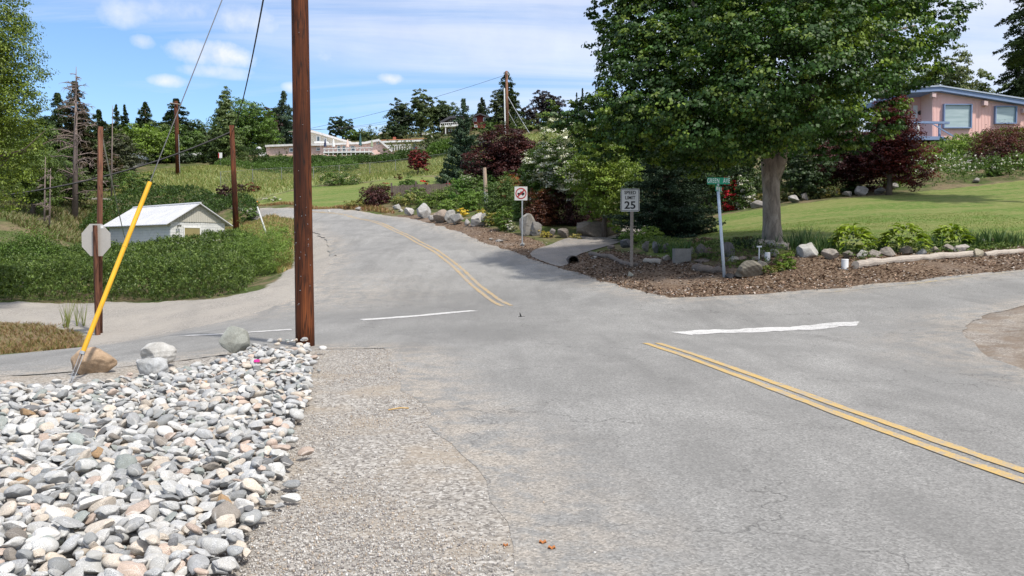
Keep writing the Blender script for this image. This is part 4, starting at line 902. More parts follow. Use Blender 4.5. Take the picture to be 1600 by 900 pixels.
# street name sign
sbp = g(1132, 436); Ys = sbp[1]
th = thing('street_name_sign', 'green GREEN AVE street name sign on a leaning pale blue pole', 'street sign', sbp)
b = B(); tp = at(1122, 296, Ys); b.tube([sbp - [0, 0, .0], lerp(sbp, tp, .5), tp], .045, 14); b.build('pole', M['paleblue'], th, smooth=True)
b = B(); b.box(sbp[0] - .03, sbp[0] + .05, Ys + .05, Ys + .13, sbp[2] - .2, sbp[2] + .32); b.build('stake', M['greywood'], th)
x0, z1_ = at(1105, 277.5, Ys)[[0, 2]]; x1, z0_ = at(1140, 288, Ys)[[0, 2]]
bl = B(); bl.box(x0, x1, Ys - .006, Ys + .006, z0_, z1_); pl = bl.build('upper_blade', M['green'], th)
hb = z1_ - z0_; put('GREEN', x0 + (x1-x0)*.27, (z0_+z1_)/2, hb * .98, Ys - .009, M['white'], pl, .56, .0, sp_=1.12); put('AVE', x0 + (x1-x0)*.86, (z0_+z1_)/2, hb * .98, Ys - .009, M['white'], pl, .56, .0, sp_=1.12)
p1 = at(1123, 295, Ys); b = B(Matrix.Translation((p1[0], Ys, p1[2])) @ Matrix.Rotation(R_(62), 4, 'Z')); b.box(-.36, .36, -.006, .006, -.085, .085); pl2 = b.build('lower_blade', M['green'], th)
q = B(Matrix.Translation((p1[0], Ys, p1[2])) @ Matrix.Rotation(R_(62), 4, 'Z') @ Matrix.Translation((0, -.009, 0)))
for x in (-.30, -.25, -.20, -.15, -.04, .01, .06, .11, .24, .29): q.box(x - .014, x + .014, -.002, .002, -.05, .05)
q.build('lettering', M['white'], pl2)
b = B(); b.tube([tp - [0, 0, .05], (tp[0], Ys, z0_ + .02)], .03, 8); b.build('bracket', M['steel'], th)
# ---------------------------------------------------------------- the big maple
rs = np.random.RandomState(40); Ym = 28.5; sM = Ym / F; tb = base(1207, Ym)
lob = [(1210,-70,29,230,140),(1050,10,28,100,85),(1075,95,26.5,95,70),(1005,125,27.5,75,60),(895,182,29.5,52,30),(960,222,28.5,64,30),(985,60,28.5,62,50),(960,20,29,40,36),(1010,170,26,80,52),(1010,110,26,60,40),(945,185,29,72,38),(1030,205,27,85,42),(1120,165,25,110,80),(1240,120,24,115,95),(1345,60,26,105,90),(1440,35,28,72,48),(1420,105,29,62,42),
       (1345,175,27.5,66,55),(1180,200,26.5,95,46),(1100,235,28,80,38),(1290,215,27,50,36),(1290,-120,29,200,120),(1130,-120,29,150,110),(1210,60,28,150,120),(1400,-40,29,100,80),(1030,-50,28.5,100,70),(1010,55,27,60,40),(1170,20,24.5,90,70),(1300,20,24,90,70)]
lobes = [(at(u, v, Y), (a * sM, a * sM * .85, b_ * sM)) for u, v, Y, a, b_ in lob]
L = clumpfill(Leaves(), rs, lobes, 250000, .108, MAPLE, aspect=.85, cl=.19, shell=.62, per=30, up=.55, accent=[(.12, .19, .03), (.10, .16, .03)], acc=.20)
th = thing('maple_tree', 'big dark green maple with a pale grey trunk standing at the corner of the lawn', 'tree', tb)
L.build('crown', M['leaf'], th)
b = B(); p = lambda u, v, Y: at(u, v, Y)
b.tube([tb - [0, 0, .25], tb + [0, 0, .05], p(1206, 350, Ym), p(1205, 300, Ym), p(1204, 262, Ym), p(1196, 215, Ym), p(1200, 150, Ym), p(1215, 40, Ym)], [.46, .37, .31, .29, .31, .22, .16, .07], 18)
b.tube([p(1207, 285, Ym), p(1216, 262, Ym - .1), p(1226, 235, Ym - .2), p(1255, 180, Ym - .5), p(1300, 90, Ym - .8)], [.22, .22, .17, .12, .05], 12)
b.tube([p(1200, 240, Ym), p(1160, 190, Ym), p(1090, 140, Ym), p(1020, 110, Ym)], [.17, .13, .09, .04], 9); b.tube([p(1203, 200, Ym), p(1250, 130, 27), p(1350, 60, 26.5), p(1430, 40, 27.5)], [.15, .12, .08, .03], 9)
b.tube([p(1200, 170, Ym), p(1130, 60, 27), p(1060, -20, 27)], [.15, .1, .04], 8); b.tube([p(1203, 225, Ym), p(1270, 200, 29.5), p(1350, 180, 30)], [.12, .09, .03], 8); b.tube([p(1202, 235, Ym), p(1120, 225, 27), p(1010, 200, 27)], [.11, .08, .03], 8)
b.build('trunk', M['bark_pale'], th, smooth=True)
# ---------------------------------------------------------------- trees and shrubs of the corner garden
conifer('spruce_tree', 'dark blue green spruce under the maple, behind the speed limit sign', 'tree', 1040, 38, 165, 372, 190, SPRUCE_D if 'SPRUCE_D' in globals() else [(.028,.052,.040),(.02,.04,.032),(.04,.07,.055)], 3.0, 1.3, 1, droop=.15, tipup=.1)
broad('dogwood_tree', 'dogwood covered in flat white blossom above the burgundy laceleaf maples', 'tree', 893, 45, 190, 330, 140, GREEN, 2.8, 1.5, 2, accent=[(.52,.56,.66),(.58,.62,.74)], acc=.42, up=1.3, cl=.22)
broad('deciduous_tree', 'bright yellow green maple between the white dogwood and the dark spruce', 'tree', 945, 41, 205, 352, 122, [(.13,.20,.03),(.10,.17,.028),(.15,.22,.04)], 2.8, 1.2, 3)
broad('deciduous_tree', 'mid green leafy shrub tree below the white dogwood blossom', 'tree', 850, 47, 226, 335, 78, GREEN, 2.6, 1.6, 4)
broad('red_leaf_maple', 'wide dark maroon maple tree beside the weathered stub post', 'tree', 793, 62, 200, 330, 138, BURG, 2.6, 2.0, 5, up=.9, cl=.26)
mound('laceleaf_maple', 'low black burgundy laceleaf maple beside the driveway entrance', 'shrub', 902, 45, 74, 128, [(.030,.008,.012),(.022,.007,.010),(.045,.011,.014)], 2.4, 1.6, 6, droop=.5, up=.8)
mound('laceleaf_maple', 'rusty red brown laceleaf maple just right of the no trucks sign', 'shrub', 842, 44, 62, 58, [(.075,.022,.014),(.055,.018,.012),(.09,.035,.018)], 2.4, 1.4, 7, droop=.4, up=.8)
broad('red_leaf_maple', 'crimson red maple tree standing in front of the pink house', 'tree', 1388, 47, 128, 292, 125, [(.065,.010,.011),(.042,.008,.010),(.10,.016,.012)], 2.8, 1.3, 8, shape='cone', up=.9)
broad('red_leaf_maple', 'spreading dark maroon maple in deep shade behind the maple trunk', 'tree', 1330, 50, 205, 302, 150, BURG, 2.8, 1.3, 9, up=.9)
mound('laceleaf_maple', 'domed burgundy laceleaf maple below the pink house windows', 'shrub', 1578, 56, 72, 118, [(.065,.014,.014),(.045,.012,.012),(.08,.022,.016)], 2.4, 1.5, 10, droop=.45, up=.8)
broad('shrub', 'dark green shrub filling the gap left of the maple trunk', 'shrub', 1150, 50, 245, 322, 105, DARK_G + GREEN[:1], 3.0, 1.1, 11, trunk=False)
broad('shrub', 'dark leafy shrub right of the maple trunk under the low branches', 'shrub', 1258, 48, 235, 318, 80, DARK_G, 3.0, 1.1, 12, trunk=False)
mound('rhododendron', 'rhododendron with bright crimson red flowers seen below the maple crown', 'shrub', 1143, 49, 62, 34, GREEN, 2.6, 1.3, 13, accent=[(.55,.02,.05)], acc=.45)
mound('shrub', 'white flowered shrub next to the crimson rhododendron', 'shrub', 1165, 48, 55, 36, GREEN, 2.6, 1.2, 14, accent=[(.48,.5,.6)], acc=.25)
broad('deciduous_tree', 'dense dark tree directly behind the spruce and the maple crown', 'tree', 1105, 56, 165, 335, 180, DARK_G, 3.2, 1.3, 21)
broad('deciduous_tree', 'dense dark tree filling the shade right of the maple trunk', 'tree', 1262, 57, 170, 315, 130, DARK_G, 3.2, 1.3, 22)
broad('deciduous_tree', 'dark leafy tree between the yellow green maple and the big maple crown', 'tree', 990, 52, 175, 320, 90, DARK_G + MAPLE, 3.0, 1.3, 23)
# tall conifers behind the pink house
conifer('conifer_tree', 'very tall black green conifer behind the right end of the pink house', 'tree', 1583, 95, 62, 215, 105, CONIF, 3.0, 1.3, 15, power=.6)
conifer('conifer_tree', 'dark conifer peeking over the pink house roof beside the tallest one', 'tree', 1632, 88, -30, 215, 120, CONIF, 3.0, 1.1, 16, power=.6)
broad('weeping_tree', 'wispy pale green weeping tree rising behind the pink house roof', 'tree', 1486, 98, 72, 210, 78, PALE, 3.0, .9, 17, group=None, up=.2)
broad('deciduous_tree', 'thin leaved tree between the weeping tree and the dark conifer', 'tree', 1530, 102, 112, 210, 50, PALE + GREEN, 3.0, .8, 18)
broad('deciduous_tree', 'green tree directly behind the left end of the pink house', 'tree', 1420, 92, 100, 215, 90, GREEN, 3.0, 1.1, 19)
conifer('conifer_tree', 'dark conifer whose drooping tip hangs into the upper right corner', 'tree', 1640, 40, -260, 70, 150, CONIF, 4.0, .8, 20, droop=.35, power=.5)
# ---------------------------------------------------------------- pink house
M['pink_wall'] = (lambda n: n.fin(n.ramp(n.noise(n.co((1,1,.3)), 2, 4), [(.3, (.76,.47,.42)), (.7, (.82,.51,.46))]), .8))(N('pink_siding'))
M['trim_blue'] = simple('blue_trim', (.20, .27, .42), .6, .12); M['pinkpaint'] = simple('pink_paint', (.66, .48, .46), .7, .08)
n = N('blind_glass'); M['blind'] = n.fin(n.ramp(n.noise(n.co((.3, .3, 3)), 1.4, 2), [(.35, (.30,.38,.38)), (.65, (.42,.50,.50))]), .15, 0, .8)
Yh = 74; hb = base(1530, Yh); th = thing('pink_house', 'pink board sided house with blue trim above the lawn', 'house', hb)
gz = lambda u, Y: float(base(u, Y)[2])
b = slab([(1457,141),(1600,165),(1760,190),(1760,232),(1457,232)], Yh, 9); b.prism(px([(1424,150),(1458,143),(1458,232),(1424,232)], Yh + 2.2), Yh + 2.2, Yh + 9)
# battens of the siding
for k in range(60):
    u = 1459 + k * 5
    if 1470 < u < 1519 or 1550 < u < 1588: continue
    b.prism(px([(u, 144 + (u - 1457) * .166), (u + .9, 144 + (u - 1457) * .166), (u + .9, 230), (u, 230)], Yh), Yh - .02, Yh + .01)
b.build('wall', M['pink_wall'], th)
b = slab([(1416,138),(1470,135),(1600,155),(1770,182),(1770,190),(1600,163),(1470,142),(1416,145)], Yh - .6, 10.8); rf = b.build('roof', M['trim_blue'], th)
b = slab([(1418,136),(1470,133),(1600,153),(1770,180),(1770,182),(1600,155),(1470,135),(1418,138)], Yh - .7, 11); b.build('roof_edge', simple('pale_roof_edge', (.42,.47,.56), .6), rf)
for u, v in [(1457,144),(1538,157),(1600,169)]:
    b = slab([(u, v), (u + 6, v + 1), (u + 6, v + 8), (u, v + 7)], Yh - .5, .5); b.build('beam_end', M['pinkpaint'], th)
def window(u0, v0, u1, v1, Y, th, glass='glass', fr='white', t=1.6, name='window', mull=(), dep=.12):
    b = B(); x0, z1_ = at(u0, v0, Y)[[0, 2]]; x1, z0_ = at(u1, v1, Y)[[0, 2]]; w_ = t * Y / F
    for a_ in [(x0, x1, z1_ - w_, z1_), (x0, x1, z0_, z0_ + w_), (x0, x0 + w_, z0_ + w_, z1_ - w_), (x1 - w_, x1, z0_ + w_, z1_ - w_)]: b.box(a_[0], a_[1], Y - dep, Y - .005, a_[2], a_[3])
    for m_ in mull: xm = x0 + (x1 - x0) * m_; b.box(xm - w_ * .3, xm + w_ * .3, Y - dep * .9, Y - .03, z0_ + w_, z1_ - w_)
    f = b.build(name, M[fr] if fr in M else fr, th); b = B(); b.box(x0 + w_, x1 - w_, Y - dep * .4, Y - dep * .3, z0_ + w_, z1_ - w_); b.build('pane', M[glass], f); return f
window(1473, 163, 1516, 201, Yh, th, 'blind', 'trim_blue', 1.6, dep=.3); window(1553, 166, 1586, 194, Yh, th, 'blind', 'trim_blue', 1.5, dep=.3)
window(1444, 164, 1452, 202, Yh + 2.2, th, 'glass', 'trim_blue', 1.2, 'narrow_window')
b = B(); b.box(*[at(1427, 165, Yh + 2.2)[0], at(1433, 165, Yh + 2.2)[0], Yh + 2.1, Yh + 2.19], gz(1430, Yh) + .2, zt(165, Yh + 2.2)); b.build('door', M['white'], th)
dk = thing('deck', 'blue railed wooden deck with steps at the entrance of the pink house', 'deck', base(1450, 72))
b = slab([(1425,213),(1474,213),(1474,218.5),(1425,218.5)], 72.2, 3.8); b.build('platform', M['trim_blue'], dk); b = slab([(1418,188.5),(1484,190),(1484,193.5),(1418,192)], 72.2, .3); b.build('top_rail', M['trim_blue'], dk)
for u in (1420, 1434, 1467.5): slab([(u, 193), (u + 2.6, 193), (u + 2.6, 213), (u, 213)], 72.25, .2).build('rail_post', M['trim_blue'] if u > 1440 else M['white'], dk)
for u in (1436, 1467): slab([(u, 218), (u + 3.5, 218), (u + 3.5, 245), (u, 245)], 72.4, .3).build('support_post', M['greywood'], dk)
slab([(1470,213),(1474,213),(1492,226),(1483,227)], 72.1, 1.6).build('stairs', M['trim_blue'], dk); slab([(1457,194),(1459,193.5),(1496,215),(1495,217)], 72.0, .08).build('stair_rail', M['trim_blue'], dk)
b = B(); q = at(1438, 176, Yh + 2.1); b.tube([(q[0], q[1], q[2]), (q[0], q[1] + .1, q[2])], .2, 12); b.build('wall_ornament', M['darkpipe'], th)
# ---------------------------------------------------------------- flower bank above the lawn
rs = np.random.RandomState(50)
def patch(name, label, pts, h, n_, lp, cols, seed, flowers=None, ff=0, mat='leaf', spread=.8, kind='stuff', cat=None, side=.3, edge=.5, tuft=6, asp=.45):
    poly = np.vstack([p_[None] if p_.ndim == 1 else p_ for p_ in pts]); rs_ = np.random.RandomState(seed); L = Leaves(); Yc = poly[:, 1].mean(); sz_ = lp * Yc / F
    hf = (lambda x, y: h * (.55 + .9 * vn(x, y, 1.1 / max(h, .4), seed % 9))) if not callable(h) else h
    massfill(L, rs_, poly, hf, n_, sz_, cols, asp, spread=spread, side=side, edge=edge, tuft=tuft)
    if flowers: massfill(L, rs_, poly, lambda x, y: hf(x, y) * 1.08 + .03, int(n_ * ff), sz_ * .8, flowers, .8, spread=1.5, side=.0, edge=edge, tuft=3, var=.08)
    o = L.build(name, M[mat], None, (poly[:, 0].mean(), Yc, float(H(poly[:, 0].mean(), Yc)))); return tag(o, label, cat, None, kind)
P_ = lambda u, Y: base(u, Y)[:2]
patch('ground_cover', 'bright green ground cover on the bank below the pink house', [P_(1370, 62), P_(1370, 71), P_(1680, 71), P_(1680, 57), P_(1500, 60)], .45, 14000, 3.0, LIME + GREEN, 1)
patch('flower_bed', 'white flowers among green leaves along the top of the lawn', [P_(1375, 50.5), P_(1390, 60), P_(1690, 58), P_(1690, 50), P_(1550, 50.5), P_(1450, 50)], .8, 13000, 2.8, [(.05,.10,.02),(.08,.14,.03)], 2, [(.5,.52,.64)], .10)
for k, (u, Y, w_, h_, cols, lb) in enumerate([(1335,49,46,26,[(.03,.06,.02)],'dark low shrub at the upper lawn edge beside the pale rocks'),(1395,51,40,30,LIME,'light green fern clump under the crimson maple'),(1440,62,60,34,LIME,'lime green bush at the foot of the deck steps'),(1510,64,70,32,LIME,'yellow green bush right under the large pink house window'),
        (1560,52,44,34,GREEN,'dark green rounded bush at the right end of the white flower bed'),(1610,54,50,26,LIME,'lime bush at the far right end of the bank'),(1190,47.5,34,24,[(.12,.11,.03),(.07,.09,.02)],'yellowish low shrub beside rocks left of the trunk'),(1230,48,40,24,[(.10,.10,.03),(.06,.09,.02)],'yellow green low shrub just right of the maple trunk'),(1290,47.5,50,22,[(.11,.10,.03),(.05,.07,.02)],'golden green shrub between rocks above the lawn'),(1075,40,60,26,GREEN,'small green shrub at the left tip of the lawn')]):
    mound('shrub', lb, 'shrub', u, Y, h_, w_, cols, 2.6, 1.1, 60 + k)
for k, (u, v, w_, h_, lb) in enumerate([(1160,325,28,10,'flat grey rock left of the trunk at the lawn edge'),(1186,324,26,14,'blocky pale rock nearest the trunk at the lawn edge'),(1243,316,22,12,'brown grey rock just right of the trunk'),(1258,312,12,15,'narrow upright pale rock above the lawn'),(1306,305,18,12,'small pale rock in the row above the lawn'),(1326,306,18,11,'grey rock left of the peaked one'),(1346,304,24,17,'peaked pinkish rock at the top of the lawn'),(1378,302,22,12,'dark low rock right of the peaked rock'),(1398,294,16,11,'upper small rock beside the flower bed'),(1528,284,16,8,'little rock in the white flower bed')]):
    boulder('rock', lb, 'rock', u, v + 1, w_, h_, (.30,.28,.26) if k % 2 else (.38,.36,.34), 100 + k, sub=4)
# ---------------------------------------------------------------- front rockery beside the street
RK = [ # u, base v, w, h, colour, label
 (1265,404,42,25,(.50,.49,.46),'largest pale angular boulder right of the maple trunk'),(1300,408,26,20,(.36,.32,.28),'brown boulder beside the largest pale one'),(1326,406,20,15,(.22,.20,.17),'dark half hidden rock under the first hosta'),(1348,404,16,14,(.52,.50,.47),'small rounded white rock right under the first hosta'),
 (1369,403,19,14,(.42,.38,.33),'rounded tan grey rock between two hostas'),(1391,402,25,16,(.36,.32,.28),'wide brown rock under the middle hosta'),(1417,399,22,14,(.30,.26,.22),'dark brown rock under the right side of the middle hosta'),(1441,400,17,11,(.50,.50,.50),'pale grey round rock after the middle hosta'),(1462,396,17,14,(.42,.37,.30),'tan rock under the third hosta'),
 (1480,394,20,14,(.36,.32,.28),'brown rock behind the driftwood log'),(1504,395,24,15,(.46,.42,.38),'two toned angular rock behind the log'),(1530,404,17,17,(.52,.47,.36),'tan squarish stone sitting on the gap of the log'),(1538,385,13,12,(.55,.54,.52),'white wedge rock at the iris bed'),(1552,383,18,11,(.50,.42,.33),'smooth tan egg shaped rock at the iris bed'),
 (1172,436,48,26,(.23,.21,.17),'large flat faced grey brown boulder at the street corner'),(1187,423,26,14,(.26,.24,.21),'stone resting on top of the corner boulder'),(1146,411,15,12,(.52,.48,.42),'round white stone behind the street sign pole'),(1160,409,16,10,(.42,.32,.27),'pinkish flat stone beside the round white one'),(1181,408,12,9,(.46,.38,.32),'small tan stone behind the corner boulder'),
 (1196,404,12,9,(.50,.44,.36),'little cream stone by the white pipe'),(1213,402,18,14,(.38,.36,.33),'grey stone under the bright moss clump'),(1222,425,10,8,(.36,.35,.33),'small grey stone in the moss at the corner'),(1192,398,10,8,(.46,.42,.36),'upper cream stone beside the thin stake'),
 (1080,398,12,17,(.40,.37,.33),'upright white topped rock at the concrete planter'),(1095,400,18,20,(.19,.17,.15),'dark round rock right of the planter'),(1108,399,14,16,(.24,.18,.14),'brown round rock near the street sign'),(1137,402,26,24,(.16,.15,.15),'blackish tall rock behind the street sign pole'),
 (1041,396,14,20,(.20,.19,.18),'dark slab rock left of the planter'),(1026,397,18,20,(.17,.17,.17),'grey striped upright rock left of the planter'),(1010,395,16,20,(.24,.22,.20),'brown grey upright rock at the rockery bend'),(978,388,22,16,(.16,.16,.17),'dark blocky rock behind the speed limit post'),(956,390,13,9,(.30,.24,.21),'small brown rock at the end of the driveway'),
 (1042,409,14,10,(.34,.30,.26),'tan pointed stone on the mulch below the planter'),(1098,412,26,9,(.22,.18,.16),'flat brown slab above the short log'),(986,434,11,10,(.48,.46,.38),'small pale stone alone on the mulch'),(929,405,12,6,(.44,.42,.40),'small pale stone by the culvert'),(1142,437,16,11,(.08,.08,.085),'black rock at the foot of the street sign')]
for k, (u, v, w_, h_, col, lb) in enumerate(RK): boulder('rock', lb, 'rock', u, v, w_, h_, col, 140 + k, sub=4, cuts=10 if k % 2 else 6)
def log(name, label, pts, r, mat='logwood', seed=0, cat='log', sides=12):
    rs_ = np.random.RandomState(seed); G = [g(u, v) for u, v in pts]; G = smooth(np.array(G), 5); G[:, 2] = H(G[:, 0], G[:, 1]) + r * .75; k = len(G)
    G += rs_.normal(size=G.shape) * r * .10; rr = r * (1 + rs_.normal(size=k) * .09) * np.linspace(1, .82, k); b = B(); b.tube(G, list(rr), sides)
    return tag(b.build(name, M[mat], smooth=False), label, cat)
log('driftwood_log', 'long bleached driftwood log edging the mulch bed', [(1335,419),(1370,415),(1420,410),(1470,406),(1521,402)], .13, 'drift', 1); log('driftwood_log', 'second bleached log continuing right of the squarish stone', [(1538,402),(1570,399),(1600,396),(1640,393)], .11, 'drift', 2)
log('log', 'grey knotted log lying against the maple trunk base', [(1177,389),(1195,386),(1215,389),(1233,391)], .15, 'drift', 3); log('log', 'short dark grey log ending at the street sign pole', [(1084,422),(1105,426),(1131,427)], .13, 'logwood', 4)
log('log', 'thin dark log left of the speed limit post', [(953,404),(970,412),(982,416),(998,417)], .09, 'logwood', 5); log('log', 'dark log near the culvert at the top of the mulch slope', [(923,400),(940,403),(957,404)], .10, 'logwood', 6); log('log', 'short pale log between the planter and the speed limit sign', [(1008,411),(1022,412),(1034,412)], .10, 'drift', 7)
# concrete planter
M['old_block'] = simple('old_block', (.20,.19,.175), .95, .3, 5, .01)
pb = g(1068, 411); s = pb[1] / F; th = thing('concrete_planter', 'small planter stacked from grey concrete blocks', 'planter', pb)
for k in range(2):
    b = B(); b.box(pb[0] - 13*s, pb[0] + 12*s, pb[1], pb[1] + .5, pb[2] + k * .24 - (.1 if k == 0 else 0), pb[2] + .235 + k * .24); b.build('block', M['old_block'], th)
# culvert
cb = g(896, 412); b = B(); nn = 20; V = []
for r_, y_ in ((.20, -.10), (.17, -.10), (.17, 1.1), (.20, 1.1)): V += [(cb[0] + r_ * math.cos(t), cb[1] + y_, cb[2] + .10 + r_ * math.sin(t)) for t in np.linspace(0, 6.2832, nn + 1)[:-1]]
b.add(V, [(a*nn+i, a*nn+(i+1) % nn, ((a+1) % 4)*nn+(i+1) % nn, ((a+1) % 4)*nn+i) for a in range(4) for i in range(nn)]); b.tube([(cb[0], cb[1] + 1.0, cb[2] + .1), (cb[0], cb[1] + 1.05, cb[2] + .1)], .172, 16)
tag(b.build('culvert', M['darkpipe'], None, cb), 'dark open culvert pipe end by the driveway mouth', 'pipe')
for u, v, h_, r_, lb in [(1320,420,.27,.10,'short white pipe stub beside the driftwood log'),(1199,408,.26,.085,'short white pipe stub behind the corner boulder')]:
    q = g(u, v); b = B(); b.tube([q - [0, 0, .1], q + [0, 0, h_]], r_, 16); b.tube([q + [0, 0, h_], q + [0, 0, h_ + .02]], [r_ * 1.05, r_ * .95], 16); tag(b.build('pipe_stub', M['pvc'], None, q), lb, 'pipe')
q = g(1186, 409); b = B(); b.tube([q, q + [0, 0, .45]], .02, 8); b.box(q[0] - .07, q[0] + .07, q[1] - .05, q[1] + .05, q[2] + .45, q[2] + .50); tag(b.build('garden_stake', M['pvc'], None, q), 'thin pale stake with a small cap behind the corner boulder', 'stake')
# hostas
HOSTA = [(.16,.24,.03),(.13,.21,.03),(.20,.28,.05)]
def hosta(u, v, w_, h_, lb, seed):
    rs_ = np.random.RandomState(seed); bp = g(u, v); s = bp[1] / F; R = w_ * s / 2; Hh = h_ * s; L = Leaves(); m = 150; V = []; C = []
    for k in range(m):
        a = rs_.uniform(0, 6.28); q = rs_.rand() ** .55; d = np.array([math.cos(a), math.sin(a) * .8, 0]); p0 = bp + d * R * q * .78 + [0, 0, Hh * (1.0 - .72 * q ** 2) * rs_.uniform(.8, 1.05)]
        l = rs_.uniform(.22, .36); wd_ = l * .62; sdv = np.array([-d[1], d[0], 0]) ; out = unit(d + np.array([0, 0, .35]) + rs_.normal(size=3) * .22); dn = np.array([0, 0, -1.])
        prof = [(0, .1, 0), (.25, .85, .02), (.55, 1.0, -.04), (.82, .55, -.16), (1.0, .03, -.30)]
        for t, w2, z in prof:
            c_ = p0 + out * l * t + dn * l * -z * -1.2 * -1
            V += [c_ - sdv * wd_ / 2 * w2 + [0, 0, .02 * w2], c_ + [0, 0, -.012], c_ + sdv * wd_ / 2 * w2 + [0, 0, .02 * w2]]
        C.append(np.repeat(pick(rs_, HOSTA, 1, .14), 15, 0))
    Fq = []
    for k in range(m):
        for i in range(4):
            for j in range(2): a_ = k * 15 + i * 3 + j; Fq.append((a_, a_ + 1, a_ + 4, a_ + 3))
    o = np_obj('hosta', V, np.array(Fq), M['leaf'], None, bp, tint=np.vstack(C), smooth=True); return tag(o, lb, 'plant')
hosta(1330, 397, 74, 44, 'lime green hosta nearest the maple trunk', 1); hosta(1412, 395, 82, 44, 'widest lime hosta, the middle one of the row', 2); hosta(1486, 387, 62, 34, 'smallest hosta, nearest the iris bed', 3)
def bladeplant(name, label, u, v, h, n_, cols, seed, w=.03, spread=.5, r=.35, curve=.5, cat='plant'):
    rs_ = np.random.RandomState(seed); q = g(u, v); L = Leaves(); pts = q + np.c_[rs_.normal(size=(n_, 1)) * r, rs_.normal(size=(n_, 1)) * r * .5, np.zeros(n_)]; pts[:, 2] = H(pts[:, 0], pts[:, 1])
    blades(L, rs_, pts, h, w, cols, 6, spread, curve); return tag(L.build(name, M['leaf'], None, q), label, cat)
IR = [(.05,.10,.04),(.07,.12,.05),(.04,.085,.035)]
for k, (u, v, h, n_, r, lb) in enumerate([(1238,390,.62,16,.3,'iris clump directly right of the maple trunk'),(1262,390,.85,12,.3,'tall iris clump behind the largest pale boulder'),(1290,397,.75,22,.35,'dense iris clump left of the first hosta'),(1372,392,.55,14,.28,'iris tuft between the first and middle hosta'),(1452,390,.6,14,.28,'iris tuft between the middle and third hosta'),
        (1518,388,.75,22,.35,'iris clump right of the third hosta'),(1552,384,.72,22,.35,'iris clump behind the smooth tan stone'),(1580,386,.62,26,.2,'iris clump at the right edge of the photo'),(1172,388,.45,30,.3,'dark spiky grass tuft left of the trunk base'),(1060,402,.62,22,.3,'green iris clump growing from the planter'),(1040,395,.5,16,.3,'grassy tuft left of the planter')]):
    bladeplant('iris', lb, u, v, h, n_, IR if k != 8 else [(.025,.05,.03)], 200 + k, .035, .45, r)
for k, (u, v, w_, h_, cols, lb, acc) in enumerate([(1228,424,36,34,[(.12,.20,.03),(.09,.16,.02)],'bright green creeping clump right of the corner boulder',None),(1205,430,44,18,[(.09,.13,.03),(.12,.12,.04)],'olive creeping plant draped beside the corner boulder',None),(1155,420,60,12,[(.08,.12,.03)],'low sedum behind the street sign pole',None),(1015,380,52,30,LIME,'lime leafy shrub beside the speed limit post',None),
        (1035,365,30,36,GREEN,'taller green shrub right of the speed limit post',None),(985,382,44,24,[(.09,.16,.03)],'light green weeds left of the speed limit post',None),(1100,384,54,14,[(.10,.08,.06),(.08,.10,.04)],'faded pink flowering ground cover behind the rockery',[(.34,.20,.24)]),(1160,384,44,16,[(.10,.09,.04)],'brownish dry perennials left of the trunk',None),(1350,408,60,6,[(.07,.11,.03)],'thin green weeds below the hosta row',None),(1560,392,70,7,[(.08,.13,.03)],'low green carpet behind the second log',None),(1108,408,40,12,[(.05,.09,.03)],'dark green creeping plant between log and rocks',None)]):
    mound('garden_plant', lb, 'plant', u, None, h_, w_, cols, 2.4, 1.2, 240 + k, vb=v, accent=acc, acc=.3 if acc else 0)
patch('garden_ground_cover', 'low green plants filling the rockery around the street sign', [pol([(985,390),(1040,400),(1100,408),(1140,420),(1230,415),(1240,396),(1180,384),(1090,386),(1020,378)])], .26, 9000, 2.4, [(.07,.12,.03),(.10,.15,.04),(.05,.08,.025)], 35)
patch('garden_ground_cover', 'low green plants between the hostas and the lawn', [pol([(1240,404),(1330,402),(1440,398),(1600,388),(1600,380),(1440,386),(1330,390),(1240,392)])], .22, 8000, 2.4, [(.07,.12,.03),(.10,.16,.04),(.05,.09,.025)], 36)
# mulch litter
rs = np.random.RandomState(9); mm_ = 26000; lo = mulch_poly.min(0); xs = rs.uniform(-6, 20, mm_ * 3); ys = rs.uniform(20, 45, mm_ * 3); k = (sdist(xs, ys, mulch_poly) < .1) & (sdist(xs, ys, drive_poly) > .05) & ((ys < 33) | (rs.rand(len(xs)) < .35)) & (sdist(xs, ys, road_poly) > -.2 * rs.rand(len(xs)) ** 2) & (rs.rand(len(xs)) < 32 / ys - .1); xs, ys = xs[k][:mm_], ys[k][:mm_]
L = Leaves(); P = np.c_[xs, ys, H(xs, ys) + .04 + rs.rand(len(xs)) * .03]; V, Fq = cards(P, np.array([0, 0, 1.]) + rdir(rs, len(P)) * .5, rs.uniform(.04, .13, len(P)), rs, .45); L.add(V, Fq, np.repeat(pick(rs, [(.22,.15,.10),(.15,.10,.065),(.11,.065,.045),(.32,.22,.16),(.40,.35,.31)], len(P), .2), 4, 0))
tag(L.build('bark_mulch', M['pebble'], None, (8, 25, .8)), 'reddish brown bark chips and needles covering the bank by the street', None, None, 'stuff')
# lawn blades near its front edge
L = Leaves(); m = 26000; xs = rs.uniform(3, 22, m * 2); ys = 26 + 12 * rs.rand(m * 2) ** 1.6; k = sdist(xs, ys, lawn_poly) < -.1; xs, ys = xs[k][:m], ys[k][:m]
blades(L, rs, np.c_[xs, ys, H(xs, ys)], .04, .014, [(.10,.165,.035),(.13,.19,.045),(.17,.20,.07)], 2, .9, .4, 2); tag(L.build('lawn_grass', M['leaf'], None, (14, 36, 2.5)), 'mown grass of the corner lawn', None, None, 'stuff')
